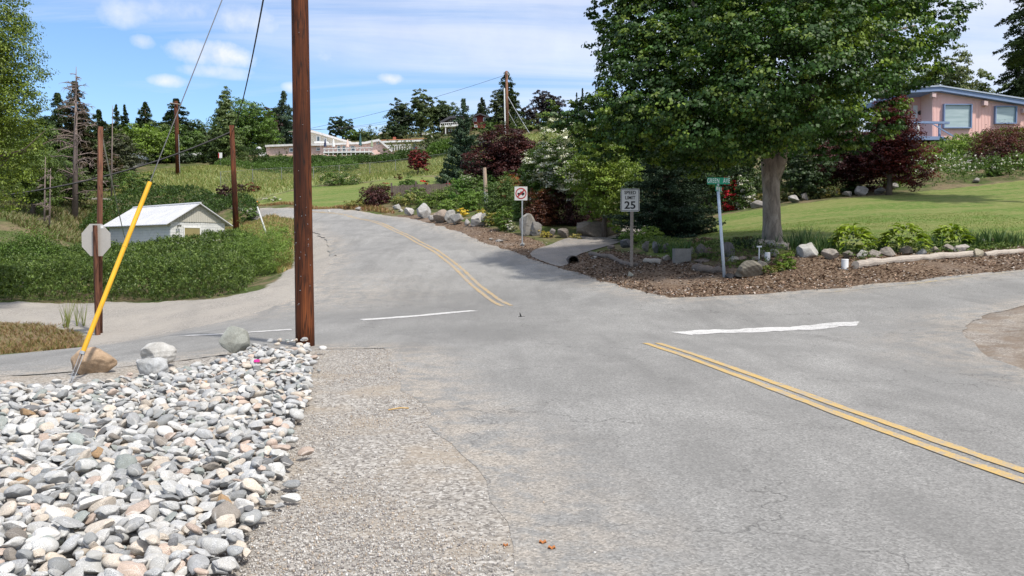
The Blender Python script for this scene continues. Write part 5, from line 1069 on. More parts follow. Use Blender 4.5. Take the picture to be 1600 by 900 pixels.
# ---------------------------------------------------------------- left side: tree, junipers, shed
broad('deciduous_tree', 'tall bright green tree reaching in from the left border', 'tree', -30, 27, -60, 318, 190, [(.10,.15,.022),(.13,.19,.03),(.08,.13,.02)], 3.0, 1.1, 300, nl=14, cl=.25)
rs = np.random.RandomState(301)
mound('shrub', 'arching bright green shrub behind the juniper bed at the left border', 'shrub', 38, 40, 88, 130, [(.06,.12,.02),(.08,.15,.03),(.05,.09,.02)], 2.8, 1.3, 302, droop=.5)
mound('shrub', 'low rounded lime green bush at the left border under the tall tree', 'shrub', 5, 34, 60, 70, [(.09,.15,.025),(.07,.12,.02)], 2.8, 1.3, 303)
def hedgemass(name, label, poly, hf, n_, lp, cols, seed, spread=.75, side=.4, edge=1.0, cat='hedge', tuft=9, asp=.34):
    rs_ = np.random.RandomState(seed); Yc = poly[:, 1].mean(); L = Leaves(); massfill(L, rs_, poly, hf, n_, lp * Yc / F, cols, asp, spread=spread, side=side, edge=edge, tuft=tuft)
    return tag(L.build(name, M['leaf'], None, (poly[:, 0].mean(), Yc, float(H(poly[:, 0].mean(), Yc)))), label, cat)
fr = pol([(-60,473),(0,473),(100,473),(200,472),(270,470),(330,466),(385,457)])
def hnoise(h, s_=.35, o=3): return lambda x, y: h * (.72 + .5 * vn(x, y, s_, o) + .22 * vn(x, y, s_ * 3.2, o + 2))
hedgemass('juniper_hedge', 'front juniper hedge with dark shaded face along the gravel lot', np.vstack([fr, [P_(400, 38), P_(330, 40), P_(200, 38), P_(0, 37.5), P_(-80, 38)]]), hnoise(1.25, .6), 90000, 3.6, JUNI, 310)
hedgemass('juniper_hedge', 'taller spreading juniper bed between the front hedge and the shed', np.vstack([[P_(-80, 38.5), P_(0, 38), P_(200, 39), P_(330, 41), P_(400, 40.5), P_(425, 43), P_(400, 46), P_(330, 48.5), P_(250, 47), P_(100, 48), P_(-60, 48)]]), hnoise(.95, .5, 4), 90000, 3.6, JUNI, 311, spread=.8)
mound('shrub', 'light green willowy shrub at the end of the juniper hedge by the road', 'shrub', 402, 40.2, 84, 116, [(.12,.20,.045),(.14,.23,.05),(.09,.16,.035)], 2.8, 1.6, 312, aspect=.22)
mound('shrub', 'fresh green low shrub at the roadside corner of the hedge', 'shrub', 434, 43, 52, 52, [(.13,.21,.045),(.10,.17,.035)], 2.6, 1.4, 313, aspect=.3)
hedgemass('juniper_bank', 'dark green juniper carpet on the slope behind the shed', np.vstack([[P_(120, 66), P_(200, 68), P_(350, 68), P_(405, 66), P_(395, 74), P_(330, 82), P_(255, 86), P_(200, 82), P_(150, 76)]]), hnoise(.9, .4, 5), 34000, 3.0, [(.035,.075,.018),(.05,.095,.022),(.028,.06,.015)], 314)
mound('shrub', 'rounded green bush above the juniper bank behind the shed', 'shrub', 202, 84, 42, 50, GREEN, 2.6, 1.2, 315); mound('shrub', 'smaller round bush right of the one above the shed', 'shrub', 230, 86, 30, 26, GREEN, 2.6, 1.2, 316)
mound('shrub', 'green bush at the roadside right of the dark brown pole', 'shrub', 388, 66, 26, 34, GREEN, 2.6, 1.2, 317)
# shed
D0 = 57.0; C0 = base(267, D0); a = R_(50); W_, Ln = 4.15, 9.4; zf = C0[2]; ze = at(267, 346, D0)[2]
e1 = np.array([math.cos(a), math.sin(a), 0]); e2 = np.array([-math.sin(a), math.cos(a), 0]); zr = at(312, 319.5, D0 + 1.6)[2]
Msh = Matrix(((e1[0], e2[0], 0, C0[0]), (e1[1], e2[1], 0, C0[1]), (0, 0, 1, 0), (0, 0, 0, 1)))
th = thing('block_shed', 'small shed of painted concrete blocks with a white metal gable roof', 'shed', C0)
n = N('painted_block'); br = n.n.new('ShaderNodeTexBrick'); n.t.links.new(n.co((1, 1, 1)), br.inputs['Vector']); br.inputs['Scale'].default_value = 1
n2 = n.noise(n.co(), 2.5, 4); M['block'] = n.fin(n.ramp(n2, [(.3, (.40,.43,.46)), (.7, (.52,.54,.56))]), .9)
zb_ = zf - .5; bh = .2
b = B(Msh)      # courses of blocks, each block a slightly proud panel over the wall
b.box(0, W_, 0, Ln, zb_, ze); w0 = b.build('wall', M['block'], th)
rs = np.random.RandomState(4); b = B(Msh); M['block2'] = simple('block_face', (.62,.62,.60), .9, .1, 1.5)
k = 0; z = zb_
while z < ze - .05:
    x = (-.2 if k % 2 else 0)
    while x < W_:
        x0 = max(x, 0) + .008; x1 = min(x + .4, W_) - .008
        if x1 - x0 > .05: b.box(x0, x1, -.012 - rs.rand() * .012, -.001, z + .007, min(z + bh, ze) - .007)
        x += .4
    y = (-.2 if k % 2 else 0)
    while y < Ln:
        y0 = max(y, 0) + .008; y1 = min(y + .4, Ln) - .008
        if y1 - y0 > .05: b.box(-.012 - rs.rand() * .012, -.001, y0, y1, z + .007, min(z + bh, ze) - .007)
        y += .4
    z += bh; k += 1
b.build('block_face', M['block2'], w0)
M['gable'] = simple('gable_boards', (.48,.46,.40), .85, .2, 4, .01, stretch=(6, 6, .4))
b = B(Msh); b.prism([(-.05, ze), (W_ + .05, ze), (W_ / 2, zr)], -.06, .05); b.build('gable', M['gable'], th); b = B(Msh); b.prism([(-.05, ze), (W_ + .05, ze), (W_ / 2, zr)], Ln - .05, Ln + .06); b.build('gable', M['gable'], th); b = B(Msh)
for i in range(1, 24):
    x = W_ * i / 24; zz2 = ze + (zr - ze) * (1 - abs(x - W_/2) / (W_/2)) - .03; b.box(x - .012, x + .012, -.085, -.062, ze + .01, max(zz2, ze + .03))
b.build('gable_batten', M['gable'], th)
M['metalroof'] = simple('white_metal_roof', (.56,.56,.57), .5, .14, 1.2, 0, .0, .4)
b = B(Msh); ov = .45; sl_ = (zr - ze) / (W_ / 2)
for sgn in (0, 1):
    x_e = -ov if sgn == 0 else W_ + ov; z_e = ze - ov * sl_; P4 = [(x_e, z_e + .03), (W_/2, zr + .03), (W_/2, zr + .09), (x_e, z_e + .08)]; b.prism(P4, -.35, Ln + .35)
    for i in range(22):
        y = -.3 + i * (Ln + .6) / 21; b.prism([(x_e, z_e + .081), (W_/2, zr + .091), (W_/2, zr + .115), (x_e, z_e + .105)], y - .015, y + .015)
rf = b.build('roof', M['metalroof'], th); b = B(Msh); b.tube([(W_/2, -.38, zr + .09), (W_/2, Ln + .38, zr + .09)], .09, 6); b.build('ridge_cap', M['metalroof'], rf)
b = B(Msh); b.box(1.0, 2.15, -.07, -.02, zb_, ze - .42); b.build('door', simple('olive_door', (.26,.22,.10), .8, .1), th); b = B(Msh)
b.box(.93, .998, -.09, -.02, zb_, ze - .42); b.box(2.152, 2.22, -.09, -.02, zb_, ze - .42); b.box(.93, 2.22, -.09, -.02, ze - .418, ze - .35); b.build('door_frame', M['white'], th)
b = B(Msh); b.tube([(.5, -.04, ze - .2), (.5, -.2, ze - .16)], .03, 8); b.tube([(.42, -.18, ze - .22), (.42, -.3, ze - .3)], [.05, .08], 8); b.tube([(.58, -.18, ze - .22), (.58, -.3, ze - .3)], [.05, .08], 8); b.build('flood_light', M['steel'], th)
# poles and markers behind
q = base(370, 50); b = B(); tpB = at(362, 196, 50); b.tube([q - [0, 0, .2], at(366, 290, 50), tpB], [.19, .16, .14], 12); poleB = tag(b.build('utility_pole', M['pole'], None, q, smooth=True), 'dark brown leaning pole standing right of the white roofed shed', 'utility pole')
q = base(365, 52); b = B(); b.tube([q - [0, 0, .1], at(366, 331, 52)], .055, 8); tag(b.build('marker_post', simple('yellow_green_marker', (.5,.5,.06)), None, q), 'short yellow marker post just left of the leaning brown pole', 'marker')
def stake(name, lb, u0, v0, u1, v1, Y, r, mat): 
    q = base(u0, Y); b = B(); b.tube([q - [0, 0, .1], at(u1, v1, Y)], r, 6); return tag(b.build(name, mat, None, q), lb, 'stake')
stake('marker_stake', 'long thin leaning white stake at the road bend', 418, 372, 402, 323, 50, .05, M['white'])
st_ = stake('marker_stake', 'thin pale stick with an orange tip standing in the juniper hedge', 326, 440, 322, 416, 34.5, .018, M['greywood'])
b = B(); e = at(322, 416, 34.5); b.box(e[0] - .05, e[0] + .05, e[1] - .03, e[1] + .03, e[2] - .02, e[2] + .07); b.build('tip', simple('orange_tip', (.7,.2,.1)), st_)
# cables
def cable(name, lb, a_, b_, sag, r, mat, n=24, cat='cable'):
    a_ = np.array(a_, float); b_ = np.array(b_, float); P = [a_ + (b_ - a_) * t - [0, 0, sag * 4 * t * (1 - t)] for t in np.linspace(0, 1, n)]; b = B(); b.tube(P, r, 6); return tag(b.build(name, M[mat]), lb, cat)
tB = at(363, 205, 50)
cable('telephone_cable', 'thick black cable running up from the leaning pole to the big pole', tB, (pb_main := np.array([g(477,543)[0], g(477,543)[1], 8.9])), .9, .022, 'cable')
cable('telephone_cable', 'black cable sagging from the leaning pole down toward the left trees', tB, at(-60, 312, 42), .7, .05, 'cable')
cable('guy_wire', 'pale guy wire slanting down from the pole behind the stop sign to the shed', ltop, at(195, 372, 45), .05, .02, 'steel', cat='guy wire')
# hillside pole C
q = base(278, 95); b = B(); b.tube([q - [0, 0, .3], at(275, 158, 95)], [.26, .2], 10); thC = thing('utility_pole', 'brown pole with a crossarm standing in the dry meadow', 'utility pole', q); b.build('pole', M['pole'], thC, smooth=True)
b = B(); cA = at(274.5, 162, 94.7); b.tube([cA + [-.65, 0, .08], cA + [.65, 0, -.12]], .07, 4); b.build('crossarm', M['greywood'], thC)
b = B(); b.tube([base(281, 95) , at(279, 210, 94.6)], .04, 6); b.build('conduit', M['steel'], thC)
q = base(344, 108); th = thing('small_sign', 'small white sign with a red edge on a thin post in the hillside grass', 'road sign', q); b = B(); b.tube([q, at(344.5, 245, 108)], .05, 6); b.build('post', M['steel'], th)
slab([(341,238.5),(347,238.5),(347,247),(341,247)], 107.9, .05).build('plate', M['white'], th); slab([(341,239),(342.4,239),(342.4,247),(341,247)], 107.86, .03).build('edge_stripe', M['red'], th)
# dead tree
def dead(name, lb, u, Y, vt, vb_, w_, seed, r0=.28, nb=60, lean=0):
    rs_ = np.random.RandomState(seed); bp = base(u, Y); top = at(u + 2, vt, Y); Ht = top[2] - bp[2]; b = B(); b.tube([bp - [0, 0, .3], lerp(bp, top, .5), top], [r0, r0 * .6, .02], 8); R = w_ * Y / F / 2
    br = B()
    for k in range(nb):
        t = rs_.uniform(.12, .97); a_ = rs_.uniform(0, 6.283); l = R * (1.05 - t) ** .6 * rs_.uniform(.5, 1.1); p0 = lerp(bp, top, t); d = np.array([math.cos(a_), math.sin(a_), 0]); e = rs_.uniform(-.25, .45)
        P = [p0, p0 + d * l * .5 + [0, 0, l * e * .5], p0 + d * l + [0, 0, l * (e - .15)]]; br.tube(P, [r0 * .22 * (1.1 - t * .6), r0 * .13, .012], 4, False)
        for j in range(7):
            q_ = lerp(P[1], P[2], rs_.rand()) if rs_.rand() < .7 else lerp(P[0], P[1], rs_.uniform(.4, 1)); dd = unit((d + rs_.normal(size=3) * .7)[None])[0]; br.tube([q_, q_ + dd * l * .22, q_ + dd * l * .36 + [0, 0, -l * .08]], [.025, .014, .008], 3, False)
    th = thing(name, lb, 'tree', bp); b.build('trunk', M['deadwood'], th, smooth=True); br.build('crown', M['deadwood'], th); return th
dead('dead_tree', 'tall bare grey dead conifer against the dark conifers', 117, 70, 104, 330, 110, 1, .28, 62); dead('dead_tree', 'thin bare dead trunk between the dead conifer and the brown pole', 174, 80, 165, 300, 34, 2, .10, 14)
for k, (u, Y) in enumerate([(69, 62), (77, 60)]): dead('dead_tree', ['slender bare trunk, left one of the thin pair at left', 'slender bare trunk, right one of the thin pair at left'][k], u, Y, 245 + k * 18, 340, 40, 3 + k, .08, 12)
# trees on the left hillside
T = [ # kind, u, Y, vtop, vbot, w, cols, label
 ('c', 97, 98, 146, 290, 62, CONIF, 'dark conifer just left of the dead tree top'), ('c', 124, 92, 128, 285, 64, [(.05,.055,.04),(.035,.045,.028),(.06,.05,.04)], 'dusky brownish conifer directly behind the bare dead tree'), ('c', 160, 104, 172, 270, 50, CONIF, 'shorter conifer right of the dusky one'),
 ('c', 187, 120, 164, 260, 20, CONIF, 'narrow spire conifer, left of the twin spires'), ('c', 200, 122, 164, 262, 20, CONIF, 'narrow spire conifer, right of the twin spires'), ('c', 232, 135, 160, 235, 44, CONIF, 'dark layered conifer right of the twin spires'), ('c', 280, 128, 155, 235, 66, [(.022,.04,.02),(.03,.05,.024)], 'broad dark conifer behind the crossarm pole'),
 ('b', 70, 95, 170, 260, 52, DARK_G + GREEN[:1], 'round dark green tree left of the conifers'), ('b', 62, 72, 205, 330, 70, [(.05,.09,.022),(.07,.12,.03)], 'mid green tree beside the tall left border tree'), ('b', 30, 80, 215, 320, 60, [(.08,.10,.05),(.07,.09,.04)], 'greyish green open tree at the left'), ('b', 95, 80, 235, 320, 54, [(.06,.11,.025),(.09,.13,.04)], 'young green tree left of the dead trunk'),
 ('b', 235, 115, 193, 265, 68, [(.12,.20,.03),(.10,.17,.025)], 'bright lime green round tree in front of the dark conifers'), ('b', 213, 118, 225, 272, 56, DARK_G, 'dark shrubby tree below the lime tree'), ('b', 190, 100, 200, 285, 44, [(.06,.07,.045),(.045,.06,.035)], 'grey green feathery tree behind the brown pole'), ('b', 172, 92, 235, 300, 40, [(.06,.045,.028),(.05,.06,.025)], 'brownish scrubby tree near the dead tree'),
 ('b', 300, 122, 198, 262, 58, GREEN, 'green tree left of the weeping birch'), ('b', 262, 118, 236, 272, 78, DARK_G, 'long dark clipped shrub below the crossarm pole'), ('w', 356, 112, 138, 262, 66, [(.07,.11,.04),(.085,.13,.05)], 'tall wispy weeping birch beside the leaning pole'), ('b', 335, 114, 205, 262, 44, [(.06,.10,.035),(.05,.085,.03)], 'lower drooping part grown tree left of the weeping birch'),
 ('b', 393, 140, 157, 255, 78, [(.055,.11,.02),(.07,.135,.025)], 'large full green tree right of the weeping birch'), ('b', 425, 152, 168, 240, 44, [(.035,.02,.022),(.03,.022,.022)], 'dusky purple tree beside the full green one'), ('c', 447, 152, 143, 238, 44, SPRUCE, 'grey blue spruce next to the big pole'),
 ('b', 120, 74, 262, 322, 50, [(.08,.12,.04)], 'leafy green scrub around the foot of the dead conifer'), ('b', 178, 110, 190, 262, 46, [(.07,.11,.03),(.09,.14,.04)], 'light green tree right of the dead conifer'), ('b', 258, 126, 192, 245, 60, [(.06,.10,.03),(.08,.13,.035)], 'fresh green tree just right of the lime tree'), ('b', 148, 96, 205, 290, 44, [(.05,.085,.03)], 'green tree between the dead conifer and the brown pole'),
 ('b', 50, 66, 225, 325, 84, [(.08,.13,.03),(.06,.10,.025)], 'full leafy tree low at the left between border tree and thin trunks'), ('b', 95, 90, 200, 300, 60, [(.05,.09,.025),(.07,.12,.03)], 'full green tree left of the dead conifer trunk'),
 ('b', 140, 118, 185, 270, 60, GREEN, 'green broadleaf tree filling the gap behind the dead conifer'), ('b', 215, 132, 198, 260, 50, [(.05,.09,.03)], 'green tree behind the twin spires'), ('b', 318, 138, 190, 255, 60, [(.05,.09,.025),(.035,.065,.02)], 'dark green tree between the crossarm pole and the birch'), ('b', 20, 100, 180, 290, 70, [(.06,.10,.03)], 'leafy green tree at the far left behind the border tree'),
 ('b', 160, 86, 262, 308, 50, [(.05,.08,.03)], 'low bush on the bank below the conifers')]
for k, (kd, u, Y, vt, vb_, w_, cols, lb) in enumerate(T):
    if kd == 'c': conifer('conifer_tree', lb, 'tree', u, Y, vt, vb_, w_ * 1.6, cols, 2.6, 1.3, 320 + k, power=.66)
    elif kd == 'w': broad('weeping_tree', lb, 'tree', u, Y, vt, vb_, w_, cols, 2.8, 1.0, 320 + k, up=.1, shape='cone')
    else: broad('deciduous_tree', lb, 'tree', u, Y, vt, vb_, w_ * 1.3, cols, 2.6, 1.3, 320 + k)
# house glimpsed among the left trees
Yq = 108; q = base(192, Yq); th = thing('hillside_house', 'house with an orange gable half hidden by the left trees', 'house', q)
slab([(172,243),(199,243),(199,262),(172,262)], Yq, 6).build('wall', simple('stucco_grey', (.42,.40,.38)), th); slab([(170,238),(184,233),(201,238),(201,243),(170,243)], Yq - .5, 7).build('roof', simple('grey_blue_roof', (.27,.31,.36)), th); slab([(174,239),(196,239),(196,243),(174,243)], Yq - .6, .08).build('gable', simple('orange_wood', (.50,.20,.07)), th)
window(186, 246, 196, 257, Yq, th)
# low white wall glimpsed behind shrubs
slab([(284,240),(320,238),(320,243),(284,245)], 120, 4).build('x', M['white']); o = COL.objects[-1]; o.name = 'low_building'; tag(o, 'low white building barely visible behind the dark clipped shrub', 'building')
# meadow grass
rs = np.random.RandomState(90)
def grass(name, lb, poly, m, h, w_, cols, seed, n_=4, spread=.6):
    rs_ = np.random.RandomState(seed); lo, hi = poly.min(0), poly.max(0); x = rs_.uniform(lo[0], hi[0], m * 5); y = rs_.uniform(lo[1], hi[1], m * 5); k = sdist(x, y, poly) < 0; x, y = x[k][:m], y[k][:m]; L = Leaves()
    clump = vn(x, y, .25, seed % 7); k = rs_.rand(len(x)) < .35 + clump; x, y = x[k], y[k]
    blades(L, rs_, np.c_[x, y, H(x, y) - .02], h, w_, cols, n_, spread, .5, 2); return tag(L.build(name, M['leaf'], None, (x.mean(), y.mean(), float(H(x.mean(), y.mean())))), lb, None, None, 'stuff')
DRYG = [(.22,.23,.10),(.16,.21,.08),(.12,.18,.055),(.27,.26,.14)]
grass('meadow_grass', 'tall pale seeding grass on the hillside', mead_poly, 30000, .45, .05, DRYG + [(.13,.18,.05)], 1, 3)
grass('roadside_grass', 'dry pinkish brown and green grass on the bank by the road bend', mead2, 5000, .35, .04, [(.30,.20,.14),(.22,.22,.09),(.36,.28,.20),(.12,.17,.05)], 2, 5)
grass('roadside_grass', 'reddish dry grass along the top edge of the road', bank_poly, 3500, .35, .05, [(.30,.19,.14),(.20,.20,.08),(.24,.13,.10)], 3, 5)
grass('bank_grass', 'brown and green weeds on the slope left of the shed', np.vstack([[P_(60, 56), P_(160, 60), P_(180, 80), P_(130, 90), P_(0, 85), P_(-20, 60)]]), 7000, .5, .07, [(.16,.14,.09),(.10,.14,.05),(.12,.13,.06)], 4, 4)
slab([(98,306),(170,310),(170,313),(98,309)], 76, .6).build('x', simple('pale_wall', (.45,.42,.38))); o = COL.objects[-1]; o.name = 'retaining_wall'; tag(o, 'low pale retaining wall on the slope behind the dead tree', 'wall')
# ---------------------------------------------------------------- houses on the hill
CREAM = simple('cream_wall', (.76,.68,.50)); PINKW = simple('salmon_wall', (.80,.56,.48)); BEIGE = simple('beige_wall', (.64,.59,.50)); DKROOF = simple('dark_roof', (.07,.07,.08)); ORR = simple('rust_roof', (.48,.24,.12)); WH = M['white']; GREYR = simple('pale_roof', (.66,.64,.62)); REDW = simple('barn_red', (.20,.028,.028)); BRN = simple('brown_timber', (.09,.055,.04))
Y = 136; q = base(460, Y); th = thing('long_house', 'long low salmon pink house with a flat pale roof behind the big pole', 'house', q)
slab([(416,229),(462,227),(520,227),(520,246),(416,246)], Y, 8).build('wall', PINKW, th); slab([(414,226.5),(470,224.5),(522,224.5),(522,227.5),(470,227.5),(414,229.5)], Y - .6, 9).build('roof', GREYR, th)
slab([(404,236),(412,236),(416,241),(416,244),(404,244)], Y - .8, 2).build('porch', WH, th); window(452, 231, 460, 238, Y, th); window(494, 230.5, 503, 236, Y, th)
b = B(); c = at(404.5, 233, Y - 2); b.tube([c, c + [.05, -.18, .05]], [.45, .05], 14); b.tube([c, (c[0], c[1], gz(404, Y - 2))], .05, 6); tag(b.build('satellite_dish', M['steel']), 'small grey satellite dish at the left end of the salmon house', 'satellite dish')
Y = 142; q = base(520, Y); th = thing('two_storey_house', 'beige two storey house with sloping roof and balcony behind the big pole', 'house', q)
slab([(470,207),(487,207),(545,223.5),(545,246),(470,246)], Y, 9).build('wall', BEIGE, th); slab([(468,203),(487,203),(548,221),(548,224),(487,206.5),(468,206.5)], Y - .8, 10).build('roof', GREYR, th); window(494, 212, 501, 222, Y, th); window(506, 215, 511, 222, Y, th)
slab([(491,221),(512,221),(512,223.5),(491,223.5)], Y - 1.4, 1.3).build('balcony', WH, th)
Y = 134; q = base(590, Y); th = thing('gabled_house', 'pale pink gabled house with a white deck in the middle of the hill', 'house', q)
slab([(500,227),(575,224),(592,220),(612,236),(612,246),(500,246)], Y, 8).build('wall', PINKW, th); slab([(500,224.5),(570,221.5),(592,217),(614,235),(612,237.5),(592,220.5),(572,224.5),(500,227.5)], Y - .6, 9).build('roof', GREYR, th)
for u0, u1 in [(527,532),(535,540),(548,555),(588,590.5),(592,594.5)]: window(u0, 228 if u0 < 580 else 222, u1, 236 if u0 < 580 else 226, Y, th, t=.7)
dk = thing('deck', 'white railed deck in front of the gabled house', 'deck', base(545, 130)); slab([(505,237),(580,236),(580,238),(505,239)], 130, 3).build('floor', WH, dk); slab([(505,232),(582,230),(582,231),(505,233)], 130, .12).build('rail', WH, dk)
for u in range(506, 582, 7): slab([(u, 231.5), (u + .9, 231.5), (u + .9, 245), (u, 245)], 130.05, .12).build('rail_post', WH, dk)
for u, v0, v1, m_, lb in [(508,217,232,simple('navy_canvas',(.04,.05,.10)),'closed navy patio umbrella nearest the big pole'),(521,216,232,WH,'closed white patio umbrella on the pink house terrace'),(543,217,232,PINKW,'closed pink patio umbrella between the white and teal ones'),(563,208,230,simple('teal_canvas',(.05,.12,.13)),'tall closed teal patio umbrella on the deck'),(581,218,232,simple('sage_canvas',(.30,.34,.22)),'closed sage green patio umbrella beside the gable')]:
    q = at(u, v1 + 6, 131); b = B(); b.tube([(q[0], 131, gz(u, 131)), at(u, v0, 131)], .05, 6); e = at(u, v0 + 1, 131); e2 = at(u, v1 - 3, 131); th = thing('patio_umbrella', lb, 'umbrella', (q[0], 131, gz(u, 131))); b.build('pole', M['steel'], th); b = B(); b.tube([e, lerp(e, e2, .5), e2], [.06, .17, .24], 8); b.build('canopy', m_, th)
Y = 146; q = base(630, Y); th = thing('flat_roofed_house', 'cream flat roofed house with rust roof edge and white railing', 'house', q)
slab([(596,222.5),(666,220),(666,246),(596,246)], Y, 8).build('wall', CREAM, th); slab([(594,220),(667,217.5),(667,220.5),(594,223)], Y - 1.5, 10).build('roof', WH, th); slab([(594,218.5),(667,216),(667,217.3),(594,219.8)], Y - 1.55, 10).build('roof_edge', ORR, th)
window(645, 225, 650, 233, Y, th, t=.6); slab([(598,227),(642,225.5),(642,226.6),(598,228)], Y - 3, .1).build('rail', WH, th)
for u in range(600, 643, 4): slab([(u, 227), (u + .8, 227), (u + .8, 236), (u, 236)], Y - 2.95, .1).build('rail_post', WH, th)
b = slab([(614,214),(618,214),(618,220),(614,220)], Y + 3, .8); b.build('chimney', simple('brick_red', (.35,.12,.08)), th)
Y = 165; q = base(605, Y); th = thing('cabin', 'small house gable peeking between dark trees above the cream house', 'house', q); slab([(594,211),(620,211),(620,222),(594,222)], Y, 6).build('wall', BRN, th); slab([(590,208.5),(600,204.5),(621,211),(621,213),(600,207),(590,211)], Y - 1, 7).build('roof', WH, th)
# timber house with balconies
Y = 165; q = base(705, Y); th = thing('timber_house', 'dark timber house with two white railed balconies near the ridge', 'house', q)
slab([(693,188),(722,183),(735,186),(735,212),(693,212)], Y, 8).build('wall', BRN, th); slab([(687,190),(703,181),(722,180.5),(738,184),(738,186),(720,184),(704,184.5),(687,193)], Y - 1.8, 10).build('roof', DKROOF, th)
slab([(687,196),(720,194),(720,196.5),(687,199)], Y - 1.8, 1.8).build('balcony_floor', WH, th); slab([(687,192),(720,190),(720,191),(687,193)], Y - 1.8, .12).build('rail', WH, th)
for u in np.arange(688, 720, 3.2): slab([(u, 192), (u + .7, 192), (u + .7, 197), (u, 197)], Y - 1.75, .1).build('rail_post', WH, th)
for u in (700, 705, 710, 715): window(u, 198.5, u + 3.6, 206, Y - .05, th, t=.5)
for u in (701, 706, 711): window(u, 187, u + 3.6, 192, Y - .05, th, t=.5)
slab([(695.5,197),(697,197),(697,212),(695.5,212)], Y - 1.7, .2).build('support_post', WH, th)
Y = 172; q = base(755, Y); th = thing('red_house', 'barn red house with white windows near the ridge', 'house', q)
slab([(736,184),(750,178.5),(770,186),(770,200),(736,200)], Y, 9).build('wall', REDW, th); slab([(734,183),(750,176.5),(773,185),(773,187),(750,178.8),(734,185)], Y - .8, 10.5).build('roof', DKROOF, th); window(755, 183.5, 762, 189.5, Y, th, t=.7, mull=(.5,)); window(740, 184, 745, 190, Y, th, t=.7); window(741, 195, 746, 199, Y, th, t=.7)
Y = 128; th = thing('patio_roof', 'grey pitched roof just visible above the dark maroon maple', 'roof', base(762, Y)); slab([(748,215),(772,208),(774,211),(774,216),(748,219)], Y, 3).build('roof', M['greywood'], th); slab([(749,219),(773,216),(773,232),(749,232)], Y + .3, 2).build('wall', BEIGE, th)
slab([(659,206.5),(673,209),(673,212),(659,210)], 158, 5).build('x', WH); o = COL.objects[-1]; o.name = 'carport_roof'; tag(o, 'small white flat roof between the cream house and the timber house', 'roof')
# ---------------------------------------------------------------- ridge trees
T = [('b', 535, 175, 181, 232, 36, DARK_G, 'round nearly black tree standing alone on the skyline'), ('b', 563, 168, 205, 232, 44, [(.06,.11,.02)], 'low green tree right of the lone round tree'), ('b', 585, 160, 208, 226, 44, DARK_G, 'low dark trees mass left of the cabin'),
 ('b', 628, 170, 155, 232, 40, [(.035,.06,.028),(.03,.05,.022)], 'open crowned dark tree, first of the tall ridge group'), ('w', 660, 168, 140, 232, 48, [(.05,.08,.03),(.06,.09,.035)], 'tall drooping willow in the middle of the ridge group'), ('b', 691, 172, 156, 228, 50, [(.035,.065,.025),(.045,.075,.03)], 'dark tree right of the drooping willow'), ('b', 622, 155, 192, 232, 44, DARK_G, 'low dark tree under the ridge group'),
 ('c', 610, 172, 190, 212, 12, CONIF, 'tiny spire conifer left of the ridge group'), ('c', 753, 178, 153, 200, 26, [(.04,.06,.04)], 'small open conifer right behind the red house'), ('c', 792, 142, 113, 215, 62, CONIF, 'tall dark conifer behind the brown pole on the hill'), ('b', 782, 140, 145, 215, 34, [(.045,.065,.03)], 'thin grey green tree beside the tall hill conifer'),
 ('b', 855, 160, 139, 208, 48, [(.012,.009,.012),(.016,.010,.014)], 'round blackish purple tree on the ridge'), ('b', 828, 158, 165, 206, 30, [(.014,.010,.013)], 'smaller blackish purple tree beside the round one'),
 ('c', 900, 150, 145, 200, 7, DARK_G, 'narrow poplar spire, smaller of the two beside the maple crown'), ('c', 909, 148, 138, 200, 8, DARK_G, 'narrow poplar spire, taller of the two beside the maple crown'),
 ('b', 688, 118, 210, 262, 52, [(.045,.07,.025),(.06,.08,.03)], 'bushy olive tree in front of the timber house'), ('b', 700, 120, 212, 250, 46, [(.04,.065,.025),(.07,.08,.03)], 'olive shrub tree left of the blue spruce top'), ('b', 772, 125, 190, 222, 40, GREEN, 'green hedge like tree under the red house'), ('b', 778, 120, 190, 215, 18, [(.07,.12,.02)], 'small upright lime conifer by the hill pole'),
 ('b', 870, 120, 196, 226, 60, [(.05,.075,.03),(.035,.05,.022)], 'dark scrub on the hill behind the dogwood'), ('b', 830, 122, 200, 222, 50, [(.10,.15,.04),(.07,.11,.03)], 'light green scrub on the hill right of the hill pole'),
 ('b', 1000, 105, 150, 240, 130, GREEN, 'green tree far behind the maple crown'), ('b', 1120, 100, 140, 250, 150, DARK_G, 'dark tree far behind the maple crown centre'), ('b', 1260, 100, 130, 255, 150, GREEN, 'green tree behind the maple trunk high on the slope')]
for k, (kd, u, Y, vt, vb_, w_, cols, lb) in enumerate(T):
    if kd == 'c': conifer('conifer_tree', lb, 'tree', u, Y, vt, vb_, w_ * 1.3, cols, 2.3, 1.3, 420 + k, power=.62)
    elif kd == 'w': broad('weeping_tree', lb, 'tree', u, Y, vt, vb_, w_, cols, 2.5, 1.1, 420 + k, up=.1)
    else: broad('deciduous_tree', lb, 'tree', u, Y, vt, vb_, w_ * 1.12, cols, 2.3, 1.4, 420 + k)
for k, (u, Y_, w_, h_, lb) in enumerate([(535,129.5,26,9,'round green bush before the white deck of the gabled house'),(604,128,26,16,'leafy bush between the gabled house and the cream house'),(440,130,22,8,'green bush in front of the salmon house'),(652,130,20,9,'small bush at the foot of the cream house')]): mound('shrub', lb, 'shrub', u, Y_, h_, w_, GREEN, 2.3, 1.3, 800 + k)
